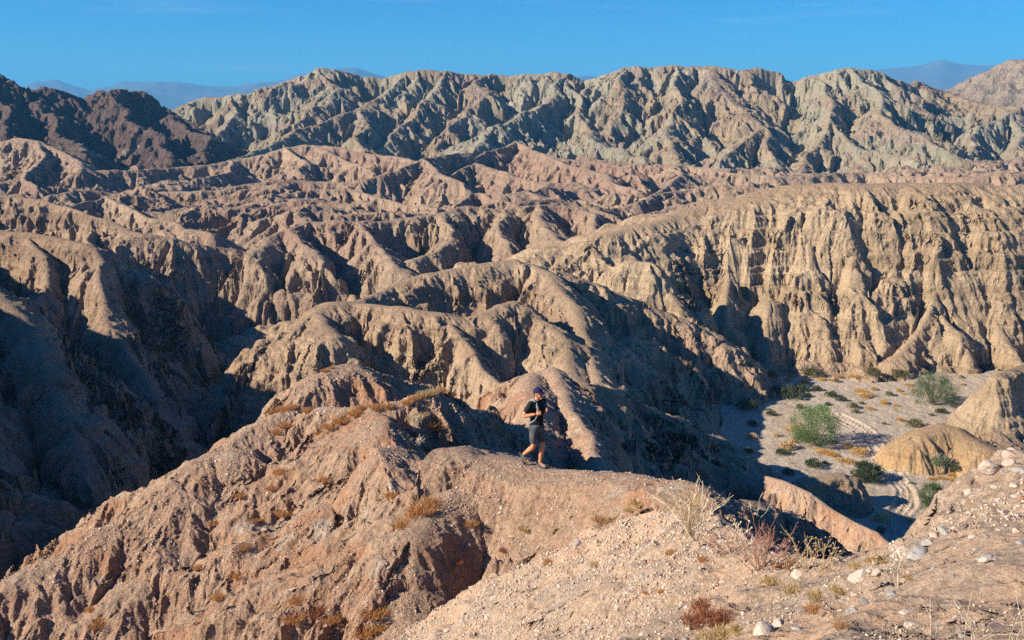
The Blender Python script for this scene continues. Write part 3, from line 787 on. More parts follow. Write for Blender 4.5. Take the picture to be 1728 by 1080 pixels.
ROCKS = [
 (1669,790,44,'white',0,'largest pale boulder, on top of the sandy bank at the right edge'),
 (1701,768,26,'pink',2,'pinkish boulder high on the bank, just behind the largest pale boulder'),
 (1704,782,30,'pink',4,'rounded pink boulder to the right of the largest pale boulder'),
 (1719,793,22,'grey',1,'grey boulder at the right edge below the pink boulders'),
 (1690,798,15,'grey',5,'small blue grey stone just below the two pink boulders'),
 (1668,797,11,'white',3,'small flat stone under the foot of the largest pale boulder'),
 (1636,832,17,'white',6,'pale stone alone on the upper left of the sandy bank'),
 (1679,824,17,'white',3,'thin tilted white slab on the middle of the sandy bank'),
 (1711,819,19,'white',1,'flat white stone at the upper right of the sandy bank'),
 (1618,852,14,'grey',5,'grey stone set in the steep left face of the bank'),
 (1596,864,13,'white',2,'whitish stone at the far left corner of the sandy bank'),
 (1690,864,22,'white',7,'long pale slab halfway down the sandy bank'),
 (1724,842,20,'red',0,'rusty red stone at the right edge of the bank'),
 (1628,890,17,'dark',1,'dark stone at the start of the row of rubble'),
 (1592,895,25,'grey',3,'flat grey slab in the rubble at the lower left of the bank'),
 (1577,905,25,'pink',4,'brown pink block in the rubble beside the grey slab'),
 (1563,918,27,'grey',0,'angular grey rock standing at the left end of the rubble'),
 (1612,893,20,'pink',7,'flat reddish slab leaning in the rubble'),
 (1684,895,19,'white',5,'white lump in the line of stones across the bank'),
 (1662,906,14,'grey',2,'grey lump under the line of stones across the bank'),
 (1714,897,17,'pink',6,'pink lump at the right of the line of stones'),
 (1723,916,18,'grey',1,'grey stone at the right edge below the line of stones'),
 (1546,940,46,'grey',2,'big two toned grey boulder on the rim above the wash'),
 (1522,932,24,'white',5,'pale stone touching the left side of the two toned boulder'),
 (1663,942,36,'grey',7,'blue grey slab lying below the line of stones'),
 (1447,972,46,'white',4,'wide white pink boulder half buried behind the dry stems'),
 (1478,966,24,'white',6,'white stone to the right of the half buried boulder'),
 (1345,972,28,'white',3,'white slab under the tall dry flower stalks'),
 (1500,1003,25,'grey',0,'round grey stone below the half buried white boulder'),
 (1437,1036,30,'grey',6,'dark grey round boulder in the sandy ground near the bottom'),
 (1523,1033,22,'white',7,'flat pale stone to the right of the dark grey boulder'),
 (1532,1056,28,'white',1,'white lump near the bottom, below the flat pale stone'),
 (1312,1054,26,'white',0,'small upright pale block leaning on the big white block'),
 (1286,1068,46,'white',2,'big white block at the bottom, left of the upright one'),
 (1338,1062,18,'grey',4,'grey stone to the right of the upright pale block'),
 (1677,1060,38,'dark',5,'brown grey boulder in the bottom right corner area'),
 (1612,1076,28,'grey',3,'grey stone cut by the bottom edge of the photo'),
 (1090,951,13,'dark',0,'dark stone on the gravel slope below the straw bush'),
 (1086,973,15,'grey',5,'grey stone lower on the gravel slope, under the dark one'),
 (947,990,12,'white',3,'white chip alone on the left half of the gravel slope'),
 (1030,1066,13,'grey',1,'blue grey stone near the bottom of the gravel slope'),
 (1085,1070,13,'white',7,'white stone near the bottom of the gravel slope'),
 (846,856,9,'white',0,'upper of two white stones set in the red slope below the hiker'),
 (844,866,9,'white',2,'lower of two white stones set in the red slope below the hiker'),
]
for (px, py, w, kd, sh, lb) in ROCKS: put_rock(px, py, w, kd, sh, lb, 'rocks on the foreground slope', sx=rng.uniform(1.0, 1.35))

# unnumbered stones: the ones big enough to make out, each its own
rs = np.random.RandomState(3)
cand = np.nonzero((np.abs(np.repeat(PHI, NR)) < R(29)) & (GI == BLUFF) & (np.hypot(X1, Y1) > 3.2) & (np.hypot(X1, Y1) < 15))[0]
zone = lambda i: (X[i] / Y[i] > .2)
small = [rock_shape(40 + i, .7, 7, 2) for i in range(5)]
cnt = 0
for i in rs.choice(cand, 16000):
    if cnt >= 240: break
    right = X[i] / max(Y[i], .1) > .22
    el = math.atan2(Z[i], math.hypot(X[i], Y[i]))
    if el < R(-30): continue
    if not right and rs.rand() < .75: continue
    cnt += 1
    ri = math.hypot(X[i], Y[i])
    me = small[cnt % 5].copy(); me.materials.append(RM[('white', 'grey', 'pink', 'grey', 'dark')[rs.randint(5)]])
    o = bpy.data.objects.new('stone', me); COL.objects.link(o)
    r = ri * (.0013 + .0035 * rs.rand() ** 2.5)
    o.location = (X[i], Y[i], Z[i] + r * .2); o.scale = (r * rs.uniform(1, 1.5), r, r * .9); o.rotation_euler = (rs.uniform(-.4, .4), rs.uniform(-.4, .4), rs.uniform(0, 6.28))
    tag(o, 'small loose stone lying on the pale gravelly ground' if right else 'small stone on the gravel slope left of the rocky bank', 'stone', 'stones on the rocky bank' if right else 'stones on the gravel slope')

def scatter(name, idx, smin, smax, mat, label, cat='gravel', seed=1):
    rs = np.random.RandomState(seed)
    bm = bmesh.new(); bmesh.ops.create_icosphere(bm, subdivisions=1, radius=1.0)
    bv = np.array([v.co[:] for v in bm.verts]); bf = np.array([[v.index for v in f.verts] for f in bm.faces]); bm.free()
    n = len(idx)
    q = rs.randn(n, 4); q /= np.linalg.norm(q, axis=1)[:, None]
    w, x, y, z = q.T
    Rm = np.stack([1 - 2 * (y * y + z * z), 2 * (x * y - z * w), 2 * (x * z + y * w), 2 * (x * y + z * w), 1 - 2 * (x * x + z * z), 2 * (y * z - x * w), 2 * (x * z - y * w), 2 * (y * z + x * w), 1 - 2 * (x * x + y * y)], -1).reshape(n, 3, 3)
    rr = np.hypot(X[idx], Y[idx])
    s = (smin + (smax - smin) * rs.rand(n) ** 6) * np.clip(rr / 8, .6, 4)
    V = bv[None] * (1 + rs.uniform(-.28, .28, (n, len(bv), 1))) * np.stack([rs.uniform(.8, 1.5, n), rs.uniform(.7, 1.1, n), rs.uniform(.45, .9, n)], -1)[:, None]
    V = np.einsum('nij,nkj->nki', Rm, V * s[:, None, None])
    jit = rs.uniform(-.5, .5, (n, 2)) * SPC[idx][:, None]
    V = V + np.stack([X[idx] + jit[:, 0], Y[idx] + jit[:, 1], Z[idx] + s * .15], -1)[:, None]
    Fc = (bf[None] + (np.arange(n) * len(bv))[:, None, None]).reshape(-1, 3)
    me = bpy.data.meshes.new(name); me.vertices.add(n * len(bv)); me.vertices.foreach_set('co', V.astype(f32).ravel())
    me.loops.add(len(Fc) * 3); me.loops.foreach_set('vertex_index', Fc.astype(np.int32).ravel())
    me.polygons.add(len(Fc)); me.polygons.foreach_set('loop_start', np.arange(len(Fc), dtype=np.int32) * 3); me.update(calc_edges=True)
    me.materials.append(mat)
    o = bpy.data.objects.new(name, me); COL.objects.link(o); tag(o, label, cat, None, 'stuff')
def gravel_mat(name, cols):
    s = NT(name); s.b.inputs['Roughness'].default_value = .9
    rnd = s.geo.outputs['Random Per Island']
    r = s.n.new('ShaderNodeValToRGB'); r.color_ramp.interpolation = 'CONSTANT'
    e = r.color_ramp.elements; e[0].color = (*cols[0], 1); e[1].position = 1 / len(cols); e[1].color = (*cols[1], 1)
    for k in range(2, len(cols)):
        q = e.new(k / len(cols)); q.color = (*cols[k], 1)
    s.l.new(rnd, r.inputs[0]); return s.done(r.outputs[0])
gm = gravel_mat('mixed gravel', [(.47, .36, .27), (.42, .31, .23), (.50, .43, .36), (.34, .30, .26), (.50, .36, .255), (.26, .21, .18), (.46, .38, .30), (.50, .37, .26)])
gm2 = gravel_mat('reddish crumbs of earth', [(.46, .30, .21), (.42, .26, .18), (.50, .36, .26), (.38, .24, .17), (.47, .31, .22), (.60, .52, .44)])
inr = (np.abs(np.repeat(PHI, NR)) < R(31))
rad = np.hypot(X1, Y1)
elv = np.arctan2(Z, rad)
cand = np.nonzero(inr & (GI == BLUFF) & (rad > 3) & (rad < 17) & (elv > R(-31)))[0]
nzv = pmap(lambda a, b: perlin2(a / 1.1, b / 1.1, 401) + .6 * perlin2(a / .35, b / .35, 402), X1[cand], Y1[cand])
left = X1[cand] / Y1[cand] < .22
keep = (nzv + np.where(left, .45, .0) + rs.uniform(-.22, .22, len(cand))) > .2
cg = cand[keep]
scatter('gravel', rs.choice(cg, min(len(cg), 46000), replace=False), .0022, .017, gm, 'pale grey and pink gravel strewn over the near slope', seed=2)
cand = np.nonzero(inr & (GI == RED) & (rad > 10) & (rad < 36) & (elv > R(-31)) & (DD < 6))[0]
nzv = pmap(lambda a, b: perlin2(a / 2.0, b / 2.0, 403) + .6 * perlin2(a / .6, b / .6, 404), X1[cand], Y1[cand])
cg = cand[(nzv + rs.uniform(-.3, .3, len(cand))) > .15]
scatter('gravel', rs.choice(cg, min(len(cg), 26000), replace=False), .003, .011, gm2, 'reddish crumbs and pebbles strewn over the red earth ridge', seed=4)

# ---- shrubs of the wash: domes of thin leafy twigs
def shrub_mesh(seed, n=620, h=.75, leaf=.085, upright=.5):
    rg = random.Random(seed); V = []; F = []
    lobes = [(Vector((rg.uniform(-.45, .45), rg.uniform(-.45, .45), 0)), rg.uniform(.55, .9)) for _ in range(4)]
    for k in range(n):
        c, rr = rg.choice(lobes)
        th = rg.uniform(0, 6.283); u = rg.random() ** .6
        z = rg.random() ** .8
        rad_ = rr * math.sqrt(max(0, 1 - (z * .95) ** 2)) * (.35 + .65 * u)
        p = c + Vector((math.cos(th) * rad_, math.sin(th) * rad_, z * h * rr * 1.15))
        out = (Vector((p.x, p.y, .0)) * .8 + Vector((rg.gauss(0, .35), rg.gauss(0, .35), upright + rg.uniform(0, .6)))).normalized()
        sd = out.cross(Vector((rg.gauss(0, 1), rg.gauss(0, 1), rg.gauss(0, 1)))).normalized()
        L = leaf * rg.uniform(1.2, 3.2); w = leaf * rg.uniform(.35, .7)
        b = len(V)
        V += [p - sd * w * .5, p + out * L * .5 - sd * w, p + out * L, p + out * L * .5 + sd * w * .7]
        F.append((b, b + 1, b + 2, b + 3))
    for k in range(9):
        th = rg.uniform(0, 6.28)
        tube(V, F, stem(rg, (0, 0, -.05), (math.cos(th) * .7, math.sin(th) * .7, .7), .7, .1, 0, 4), .02, .008, 3)
    return V, F
def leafmat(name, ca, cb):
    s = NT(name); s.b.inputs['Roughness'].default_value = .7
    rnd = s.geo.outputs['Random Per Island']
    col = s.mix(rnd, ca, cb)
    s.done(col)
    tr = s.n.new('ShaderNodeBsdfTranslucent'); s.l.new(col, tr.inputs[0])
    mx = s.n.new('ShaderNodeMixShader'); mx.inputs[0].default_value = .3
    s.l.new(s.b.outputs[0], mx.inputs[1]); s.l.new(tr.outputs[0], mx.inputs[2])
    s.l.new(mx.outputs[0], s.n['Material Output'].inputs['Surface']); return s.m
SM = {'y': leafmat('yellow brush', (.60, .36, .08), (.45, .27, .07)), 's': leafmat('straw brush', (.62, .46, .23), (.48, .35, .18)),
      'o': leafmat('olive brush', (.16, .15, .06), (.10, .10, .045)), 'g': leafmat('grey green brush', (.24, .26, .16), (.16, .19, .11)),
      'd': leafmat('dark green brush', (.08, .10, .045), (.05, .07, .03)), 'b': leafmat('brown brush', (.26, .18, .10), (.18, .12, .07))}
KN = {'y': 'yellow', 's': 'straw coloured', 'o': 'olive', 'g': 'grey green', 'd': 'dark green', 'b': 'brown'}
protos = {}
for kk in SM:
    for v_ in range(3):
        Vv, Ff = shrub_mesh(hash_ := (ord(kk) * 7 + v_), upright={'y': .3, 's': .6, 'o': .7, 'g': .7, 'd': .7, 'b': .6}[kk])
        me = bpy.data.meshes.new('shrub'); me.from_pydata([tuple(q) for q in Vv], [], Ff); me.materials.append(SM[kk]); protos[kk, v_] = me
SHR = [(1303,638,22,'o'),(1327,643,13,'y'),(1337,637,13,'y'),(1355,646,17,'y'),(1366,634,28,'o'),(1383,637,12,'g'),(1389,643,15,'y'),(1402,643,10,'y'),(1415,638,15,'y'),(1412,645,12,'o'),(1439,640,16,'y'),(1473,634,30,'o'),(1490,642,9,'y'),(1519,637,26,'o'),
 (1452,662,18,'y'),(1477,659,15,'y'),(1462,671,24,'y'),(1500,668,17,'g'),(1519,661,13,'y'),(1534,651,12,'y'),(1527,666,9,'y'),(1401,669,22,'d'),(1421,677,20,'d'),(1440,688,19,'o'),(1454,682,10,'o'),(1469,692,15,'y'),(1491,682,17,'y'),(1510,686,12,'y'),(1443,697,13,'o'),(1394,685,14,'d'),(1521,710,17,'y'),(1542,721,28,'o'),(1492,716,10,'g'),(1589,697,20,'d'),(1571,702,9,'o'),(1622,638,10,'g'),(1624,651,12,'s'),(1542,660,10,'y'),(1380,660,20,'d'),(1362,670,16,'d'),
 (1336,746,14,'y'),(1334,760,34,'s'),(1353,744,30,'g'),(1340,728,26,'s'),(1313,738,16,'s'),(1266,740,22,'s'),(1402,749,16,'b'),(1378,752,18,'b'),(1433,757,22,'s'),(1452,766,28,'y'),(1395,768,26,'y'),(1410,770,16,'y'),(1424,780,22,'y'),(1441,782,20,'s'),(1322,768,26,'d'),(1374,788,34,'d'),(1392,782,14,'d'),(1329,800,22,'d'),(1266,764,22,'d'),
 (1584,786,36,'g'),(1575,810,15,'y'),(1587,808,15,'y'),(1606,803,15,'y'),(1605,812,16,'y'),(1613,820,18,'y'),(1614,795,20,'o'),(1538,817,10,'g'),(1485,880,32,'s'),(1538,882,16,'s'),(1588,882,18,'o'),(1487,898,22,'g'),(1270,720,22,'d'),(1263,690,40,'d'),(1333,672,48,'d'),(1312,666,26,'d'),(1350,660,30,'d'),(1350,690,16,'o'),(1300,700,20,'d')]
def wher(px, py):
    if py < 650: return 'at the foot of the big tan cliff'
    if py < 700: return 'on the sandy floor below the tan cliff'
    if py < 735: return 'beside the wheel tracks in the middle of the wash'
    if py < 830: return 'on the wash floor near the round green tree' if px < 1480 else 'on the wash floor by the orange mound'
    return 'at the near end of the wash'
for i, (px, py, w, kk) in enumerate(SHR):
    p = pick(px, py, 60)
    if p is None or p.length > 260: continue
    ax = p.y * CP - p.z * SP; r = w / 2 * ax / FX
    o = bpy.data.objects.new('shrub', protos[kk, i % 3]); COL.objects.link(o)
    hgt = {'y': .75, 's': .9, 'o': 1.0, 'g': 1.0, 'd': .9, 'b': .9}[kk]
    o.location = p - Vector((0, 0, .05)); o.scale = (r * 1.05, r * 1.05, r * hgt * 1.25); o.rotation_euler = (0, 0, rng.uniform(0, 6.28))
    big = 'large' if w >= 26 else ('small' if w <= 13 else 'low')
    tag(o, f'{big} {KN[kk]} shrub {wher(px, py)}', 'shrub', f'{KN[kk]} shrubs {wher(px, py)}')

# ---- trees
def tree(px, py, wpx, hpx, lm, bark, name, label, seed, nl=9000, dens=1.0, rx=1.0):
    rg = random.Random(seed); p = pick(px, py, 60)
    ax = p.y * CP - p.z * SP; Wd = wpx / 2 * ax / FX; Hh_ = hpx * ax / FX / .95
    root = empty(name, p, 0, label=label, cat='tree')
    V = []; F = []; tips = []
    for k in range(9):
        th = k * .7 + rg.uniform(-.3, .3); tl = rg.uniform(.25, .75)
        pts = stem(rg, (rg.uniform(-.15, .15), rg.uniform(-.15, .15), -.15), (math.cos(th) * tl, math.sin(th) * tl, 1), Hh_ * rg.uniform(.55, .8), .10, -.02, 7)
        tube(V, F, pts, .085, .025, 6)
        for j in range(3, 8):
            for _ in range(3):
                d = (pts[j] - pts[j - 1]).normalized() + Vector((rg.gauss(0, .7), rg.gauss(0, .7), rg.gauss(.1, .4)))
                b = stem(rg, pts[j], d, Hh_ * rg.uniform(.16, .34), .12, 0, 4)
                tube(V, F, b, .022, .008, 3); tips += b[1:]
    mesh_obj('trunk', V, F, bark, root)
    V = []; F = []
    cl = []
    for k in range(120):
        th = rg.uniform(0, 6.283); z = rg.uniform(.12, 1.0)
        prof = math.sqrt(max(.02, 1 - ((z - .42) / .6) ** 2))
        rr = Wd * prof * rg.uniform(.25, 1.0) ** .6
        cl.append((Vector((math.cos(th) * rr, math.sin(th) * rr, z * Hh_ * .93)), rg.uniform(.10, .24) * Wd))
    for k in range(nl):
        c, cr = rg.choice(cl)
        p0 = c + Vector((rg.gauss(0, 1), rg.gauss(0, 1), rg.gauss(0, 1))) * cr * .6
        out = (Vector((p0.x, p0.y, 0)) / Wd * .7 + Vector((rg.gauss(0, .4), rg.gauss(0, .4), .8))).normalized()
        sd = out.cross(Vector((rg.gauss(0, 1), rg.gauss(0, 1), rg.gauss(0, 1)))).normalized()
        L = rg.uniform(.08, .24); w = rg.uniform(.012, .03)
        b = len(V); V += [p0 - sd * w, p0 + sd * w, p0 + out * L + sd * w * .4, p0 + out * L - sd * w * .4]; F.append((b, b + 1, b + 2, b + 3))
    mesh_obj('crown', V, F, lm, root)
    return root
bark = plain('grey brown bark', (.16, .12, .09), (.10, .08, .06), 12, bump=.02)
tree(1376,752,82,66, leafmat('fresh green leaves', (.19, .30, .09), (.10, .18, .055)), bark, 'palo_verde_tree', 'round bright green tree standing in the middle of the wash', 5, 12000)
tree(1574,683,72,52, leafmat('grey green leaves', (.12, .19, .09), (.07, .12, .06)), bark, 'mesquite_tree', 'wide grey green tree on the far right of the wash floor', 6, 10000)
tree(1571,862,40,46, leafmat('dusty green leaves', (.13, .20, .08), (.08, .13, .05)), bark, 'young_mesquite_tree', 'small dusty green tree beside the tracks below the rocky bank', 8, 4500)
tree(1462,812,52,30, leafmat('deep green leaves', (.06, .09, .035), (.04, .06, .025)), bark, 'creosote_tree', 'dark green bushy tree in the shade behind the grey block', 9, 7000)
# dead tree under the cliff
rg = random.Random(4); p = pick(1360, 634, 60)
V = []; F = []
for k in range(6):
    pts = stem(rg, (0, 0, -.1), (rg.gauss(0, .5), rg.gauss(0, .5), 1), rg.uniform(2.0, 3.6), .12, 0, 7); tube(V, F, pts, .09, .02, 5)
    for j in range(2, 8):
        for _ in range(2): tube(V, F, stem(rg, pts[j], (rg.gauss(0, 1), rg.gauss(0, 1), rg.gauss(.4, .5)), rg.uniform(.5, 1.2), .15, 0, 4), .025, .008, 3)
tube(V, F, stem(rg, (-.2, 0, .4), (-1, -.1, .02), 4.5, .05, .04, 8), .10, .03, 5)
dt = empty('dead_tree', p, 0, label='bare dead tree leaning at the foot of the tan cliff', cat='tree')
mesh_obj('trunk', V, F, plain('dead grey wood', (.13, .10, .08), (.20, .16, .13), 10), dt)

# ---- dry grass and dead plants near the camera
def grass_mesh(seed, n, L, spread, lean=.5, w=.004):
    rg = random.Random(seed); V = []; F = []
    for k in range(n):
        th = rg.uniform(0, 6.28); r = spread * rg.random() ** .6
        x, y = math.cos(th) * r, math.sin(th) * r
        d = Vector((rg.gauss(0, lean) + x / spread * .3, rg.gauss(0, lean) + y / spread * .3, 1)).normalized()
        p = Vector((x, y, -.03)); l = L * rg.uniform(.45, 1.1); sd = d.cross(Vector((rg.gauss(0, 1), rg.gauss(0, 1), 0))).normalized() * w
        b = len(V); m = p + d * l * .55; t = p + d * l + Vector((rg.gauss(0, .12), rg.gauss(0, .12), -.08)) * l
        V += [p - sd, p + sd, m + sd * .8, m - sd * .8, t]
        F += [(b, b + 1, b + 2, b + 3), (b + 3, b + 2, b + 4)]
    return V, F
GMt = {'orange': leafmat('rusty dry grass', (.54, .29, .11), (.40, .20, .08)), 'straw': leafmat('straw dry grass', (.58, .44, .22), (.42, .29, .13)),
       'rust': leafmat('red brown dry grass', (.34, .14, .07), (.25, .10, .055))}
gp = {}
for kk in GMt:
    for v_ in range(3):
        Vv, Ff = grass_mesh(v_ * 5 + len(kk), 420, .6, .8, .5, .016)
        me = bpy.data.meshes.new('dry_grass_tuft'); me.from_pydata([tuple(q) for q in Vv], [], Ff); me.materials.append(GMt[kk]); gp[kk, v_] = me
GR = [(462,697,20,'orange'),(478,693,24,'orange'),(492,690,18,'orange'),(548,627,14,'orange'),(560,622,10,'orange'),(700,674,20,'orange'),(715,668,24,'straw'),(730,665,24,'straw'),(745,662,20,'orange'),(760,668,18,'orange'),(688,682,20,'orange'),(655,688,20,'orange'),(635,690,24,'orange'),(600,700,28,'orange'),(575,712,28,'orange'),(555,722,26,'orange'),(540,732,20,'orange'),(610,690,18,'orange'),(520,694,20,'orange'),(700,708,30,'straw'),(726,718,34,'orange'),(712,702,24,'straw'),(740,724,20,'orange'),
 (715,862,46,'orange'),(728,850,34,'orange'),(700,870,34,'orange'),(683,888,38,'orange'),(662,840,30,'orange'),(794,885,26,'orange'),(885,893,26,'straw'),(1024,882,30,'straw'),(1010,878,22,'orange'),(1072,852,30,'straw'),(1060,862,20,'straw'),(1006,955,24,'straw'),(926,950,22,'orange'),(1135,934,20,'orange'),(1117,1000,18,'orange'),(1090,1002,14,'orange'),(1187,946,20,'orange'),
 (165,1055,34,'orange'),(469,730,24,'orange'),(476,798,28,'orange'),(545,812,26,'orange'),(458,826,20,'orange'),(479,870,28,'orange'),(503,1016,34,'orange'),(535,1034,44,'rust'),(559,1048,30,'orange'),(493,1048,34,'orange'),(406,838,18,'orange'),(361,884,20,'orange'),(153,1030,20,'orange'),(365,1010,24,'orange'),(399,974,28,'orange'),(410,926,24,'orange'),(631,1038,46,'orange'),(618,1068,46,'orange'),(645,1060,30,'orange'),(480,720,22,'orange'),(430,880,20,'orange'),(330,960,18,'orange'),(770,950,18,'rust'),(850,930,18,'rust'),
 (1175,1052,60,'rust'),(1205,1048,60,'rust'),(1190,1030,50,'rust'),(1225,1074,50,'straw'),(1245,1066,34,'straw'),(1200,1078,40,'straw'),(1300,985,34,'straw'),(1340,1000,40,'straw'),(1380,1010,40,'straw'),(1410,1000,30,'straw'),(1370,1030,34,'orange'),(1445,958,26,'straw'),(1470,950,26,'straw'),(1490,948,22,'straw'),(1530,975,18,'straw'),(1425,1060,26,'orange'),(1335,955,28,'rust'),(1318,958,22,'rust')]
GK = {'orange': 'rusty orange', 'straw': 'straw', 'rust': 'red brown'}
def gwher(px, py):
    if py < 735: return 'on the top of the red ridge left of the hiker'
    if px < 680: return 'on the sunlit red slope at the left'
    if px < 960: return 'on the red slope below the hiker'
    if px < 1160: return 'on the edge of the gravel slope'
    if py > 1020: return 'at the bottom of the gravelly ground'
    return 'on the rim in front of the wash'
for i, (px, py, w, kk) in enumerate(GR):
    p = pick(px, py)
    if p is None or p.length > 60: continue
    ax = p.y * CP - p.z * SP; r = w / 2 * ax / FX * 1.25
    o = bpy.data.objects.new('dry_grass_tuft', gp[kk, i % 3]); COL.objects.link(o)
    o.location = p; o.scale = (r, r, r * (1.0 if py > 700 else 1.3)); o.rotation_euler = (0, 0, rng.uniform(0, 6.28))
    tag(o, f'{"wide" if w > 32 else "thin"} {GK[kk]} grass {gwher(px, py)}', 'dry grass', f'{GK[kk]} dry grass {gwher(px, py)}')

TW = {'pale': plain('bleached stem', (.60, .52, .40), (.48, .38, .27), 20), 'red': plain('red brown stem', (.34, .17, .11), (.25, .12, .08), 20), 'brown': plain('dry brown stem', (.34, .22, .12), (.26, .16, .09), 20), 'ochre': plain('ochre stem', (.44, .32, .18), (.34, .23, .12), 20)}
def plant(name, px, py, mat, label, stems, hpx, spread, branch=3, r=.004, heads=None, seed=1, droop=.02, fan=1.0, cat='dead plant', sub=2, bend=.10):
    rg = random.Random(seed); p = pick(px, py)
    if p is None: return
    ax = p.y * CP - p.z * SP; H_ = hpx * ax / FX
    root = empty(name, p, 0, label=label, cat=cat)
    V = []; F = []; tips = []
    for k in range(stems):
        a = rg.uniform(0, 6.28); sp = spread * rg.uniform(.2, 1)
        st = stem(rg, (rg.gauss(0, .03), rg.gauss(0, .03), -.03), (math.cos(a) * sp * fan, math.sin(a) * sp, 1), H_ * rg.uniform(.7, 1.1), bend, droop, 8)
        tube(V, F, st, r, r * .5, 4); tips.append(st[-1])
        for _ in range(branch):
            j = rg.randint(3, 7); d = (st[j] - st[j - 1]).normalized() + Vector((rg.gauss(0, .6), rg.gauss(0, .6), rg.gauss(.15, .3)))
            b = stem(rg, st[j], d, H_ * rg.uniform(.2, .45), bend, droop, 5); tube(V, F, b, r * .6, r * .35, 3); tips.append(b[-1])
            for _ in range(sub):
                jj = rg.randint(1, 4); d2 = (b[jj] - b[jj - 1]).normalized() + Vector((rg.gauss(0, .7), rg.gauss(0, .7), rg.gauss(.1, .4)))
                c = stem(rg, b[jj], d2, H_ * rg.uniform(.08, .2), bend, droop, 3); tube(V, F, c, r * .4, r * .25, 3); tips.append(c[-1])
    mesh_obj('stem', V, F, mat, root)
    if heads:
        for t in tips:
            if rg.random() > .6: continue
            V = []; F = []
            bm = bmesh.new(); bmesh.ops.create_icosphere(bm, subdivisions=1, radius=heads * rg.uniform(.7, 1.2)); b = len(V)
            V += [t + v.co * rg.uniform(.8, 1.25) for v in bm.verts]; F += [tuple(b + v.index for v in f.verts) for f in bm.faces]; bm.free()
            mesh_obj('seed_head', V, F, mat, root)
plant('dead_bush', 1165, 905, TW['ochre'], 'straw coloured dead bush on the rim at the end of the ridge', 30, 80, .6, 4, .004, .006, 3, .01)
plant('dead_bush', 1172, 915, TW['pale'], 'arching bleached stems beside the straw coloured bush', 9, 120, .6, 2, .006, None, 5, .07)
plant('red_twig_bush', 1283, 962, TW['red'], 'spreading red brown twiggy bush on the rim', 26, 84, 1.5, 4, .0035, None, 7, .0, sub=2, bend=.14)
plant('red_twig_bush', 1225, 935, TW['red'], 'smaller red brown twiggy bush left of the spreading one', 16, 52, 1.4, 4, .003, None, 8, .0, sub=3)
plant('dry_stalk_plant', 1250, 950, TW['pale'], 'pale branching stalks rising out of the red twigs', 6, 95, .5, 3, .006, .010, 9, .0)
plant('dry_stalk_plant', 1352, 968, TW['ochre'], 'tall dry flower stalks with round heads above the white slab', 5, 78, .4, 3, .0035, .0075, 11, .0)
plant('dry_stalk_plant', 1392, 966, TW['ochre'], 'second clump of dry flower stalks right of the tall one', 5, 72, .4, 3, .0035, .0075, 12, .0)
plant('dry_stalk_plant', 1330, 962, TW['brown'], 'short brown leafy stalks between the red twigs and flower stalks', 10, 32, .6, 3, .0035, .007, 13, .0)
plant('dry_stalk_plant', 1478, 952, TW['ochre'], 'low ochre stalks with seed heads beside the half buried boulder', 9, 32, .4, 2, .003, .006, 14, .0)
plant('dry_stalk_plant', 1504, 990, TW['pale'], 'single pale straight stalk by the two toned boulder', 2, 72, .06, 1, .004, .008, 15, .0)
plant('dry_stalk_plant', 1437, 1062, TW['brown'], 'brown twigs curving up beside the dark grey boulder', 9, 62, .9, 3, .0022, None, 16, .03)
plant('dry_stalk_plant', 1550, 1074, TW['pale'], 'long thin bleached stems leaning over the bottom of the slope', 5, 100, 1.0, 1, .0018, None, 17, .04)
plant('dry_stalk_plant', 1640, 1078, TW['pale'], 'curved bleached stems in front of the brown grey boulder', 5, 95, .8, 1, .0018, None, 18, .07)
plant('dry_stalk_plant', 1715, 1078, TW['pale'], 'thin bleached stems in the bottom right corner', 5, 100, .5, 1, .0018, .003, 19, .04)
plant('dry_stalk_plant', 1200, 990, TW['red'], 'short reddish stalk standing alone on the gravel slope', 3, 36, .5, 3, .003, None, 20, .0)
plant('dry_stalk_plant', 1296, 1035, TW['brown'], 'thin brown stalk above the big white block', 2, 62, .15, 2, .003, None, 21, .0)
plant('dead_bush', 700, 730, TW['pale'], 'grey dead bush in the shaded pocket of the ridge', 16, 34, .5, 4, .007, None, 22, .0)
plant('dead_bush', 705, 762, TW['pale'], 'lower grey dead bush in the shaded pocket of the ridge', 12, 26, .6, 4, .007, None, 23, .0)
plant('dry_stalk_plant', 1008, 890, TW['brown'], 'brown twigs under the edge of the path ridge', 8, 48, .7, 3, .004, None, 24, .0)
plant('dry_stalk_plant', 1275, 880, TW['pale'], 'bleached curling stems on the blue shaded end of the ridge', 8, 46, .9, 2, .006, None, 25, .12)
# ------------------------------------------------------------------ the hiker
def skin_obj(chains, name):
    """chains: list of [(x,y,z,rx,ry)...]; first point of a later chain may repeat an earlier point and is welded to it"""
    V = []; E = []; Rr = []; idx = {}
    for ch in chains:
        prev = None
        for (x, y, z, rx, ry) in ch:
            k = (round(x, 4), round(y, 4), round(z, 4))
            if k not in idx: idx[k] = len(V); V.append((x, y, z)); Rr.append((rx, ry))
            if prev is not None and prev != idx[k]: E.append((prev, idx[k]))
            prev = idx[k]
    me = bpy.data.meshes.new(name); me.from_pydata(V, E, []); me.update()
    o = bpy.data.objects.new(name, me); COL.objects.link(o)
    m = o.modifiers.new('s', 'SKIN'); m.use_smooth_shade = True
    for i, sv in enumerate(me.skin_vertices[0].data): sv.radius = Rr[i]; sv.use_root = (i == 0)
    s2 = o.modifiers.new('u', 'SUBSURF'); s2.levels = 2; s2.render_levels = 2
    return o
def baked(o):
    dg = bpy.context.evaluated_depsgraph_get(); dg.update()
    me = bpy.data.meshes.new_from_object(o.evaluated_get(dg)); me.name = o.name
    old = o.data; o.modifiers.clear(); o.data = me; bpy.data.meshes.remove(old)
    return o
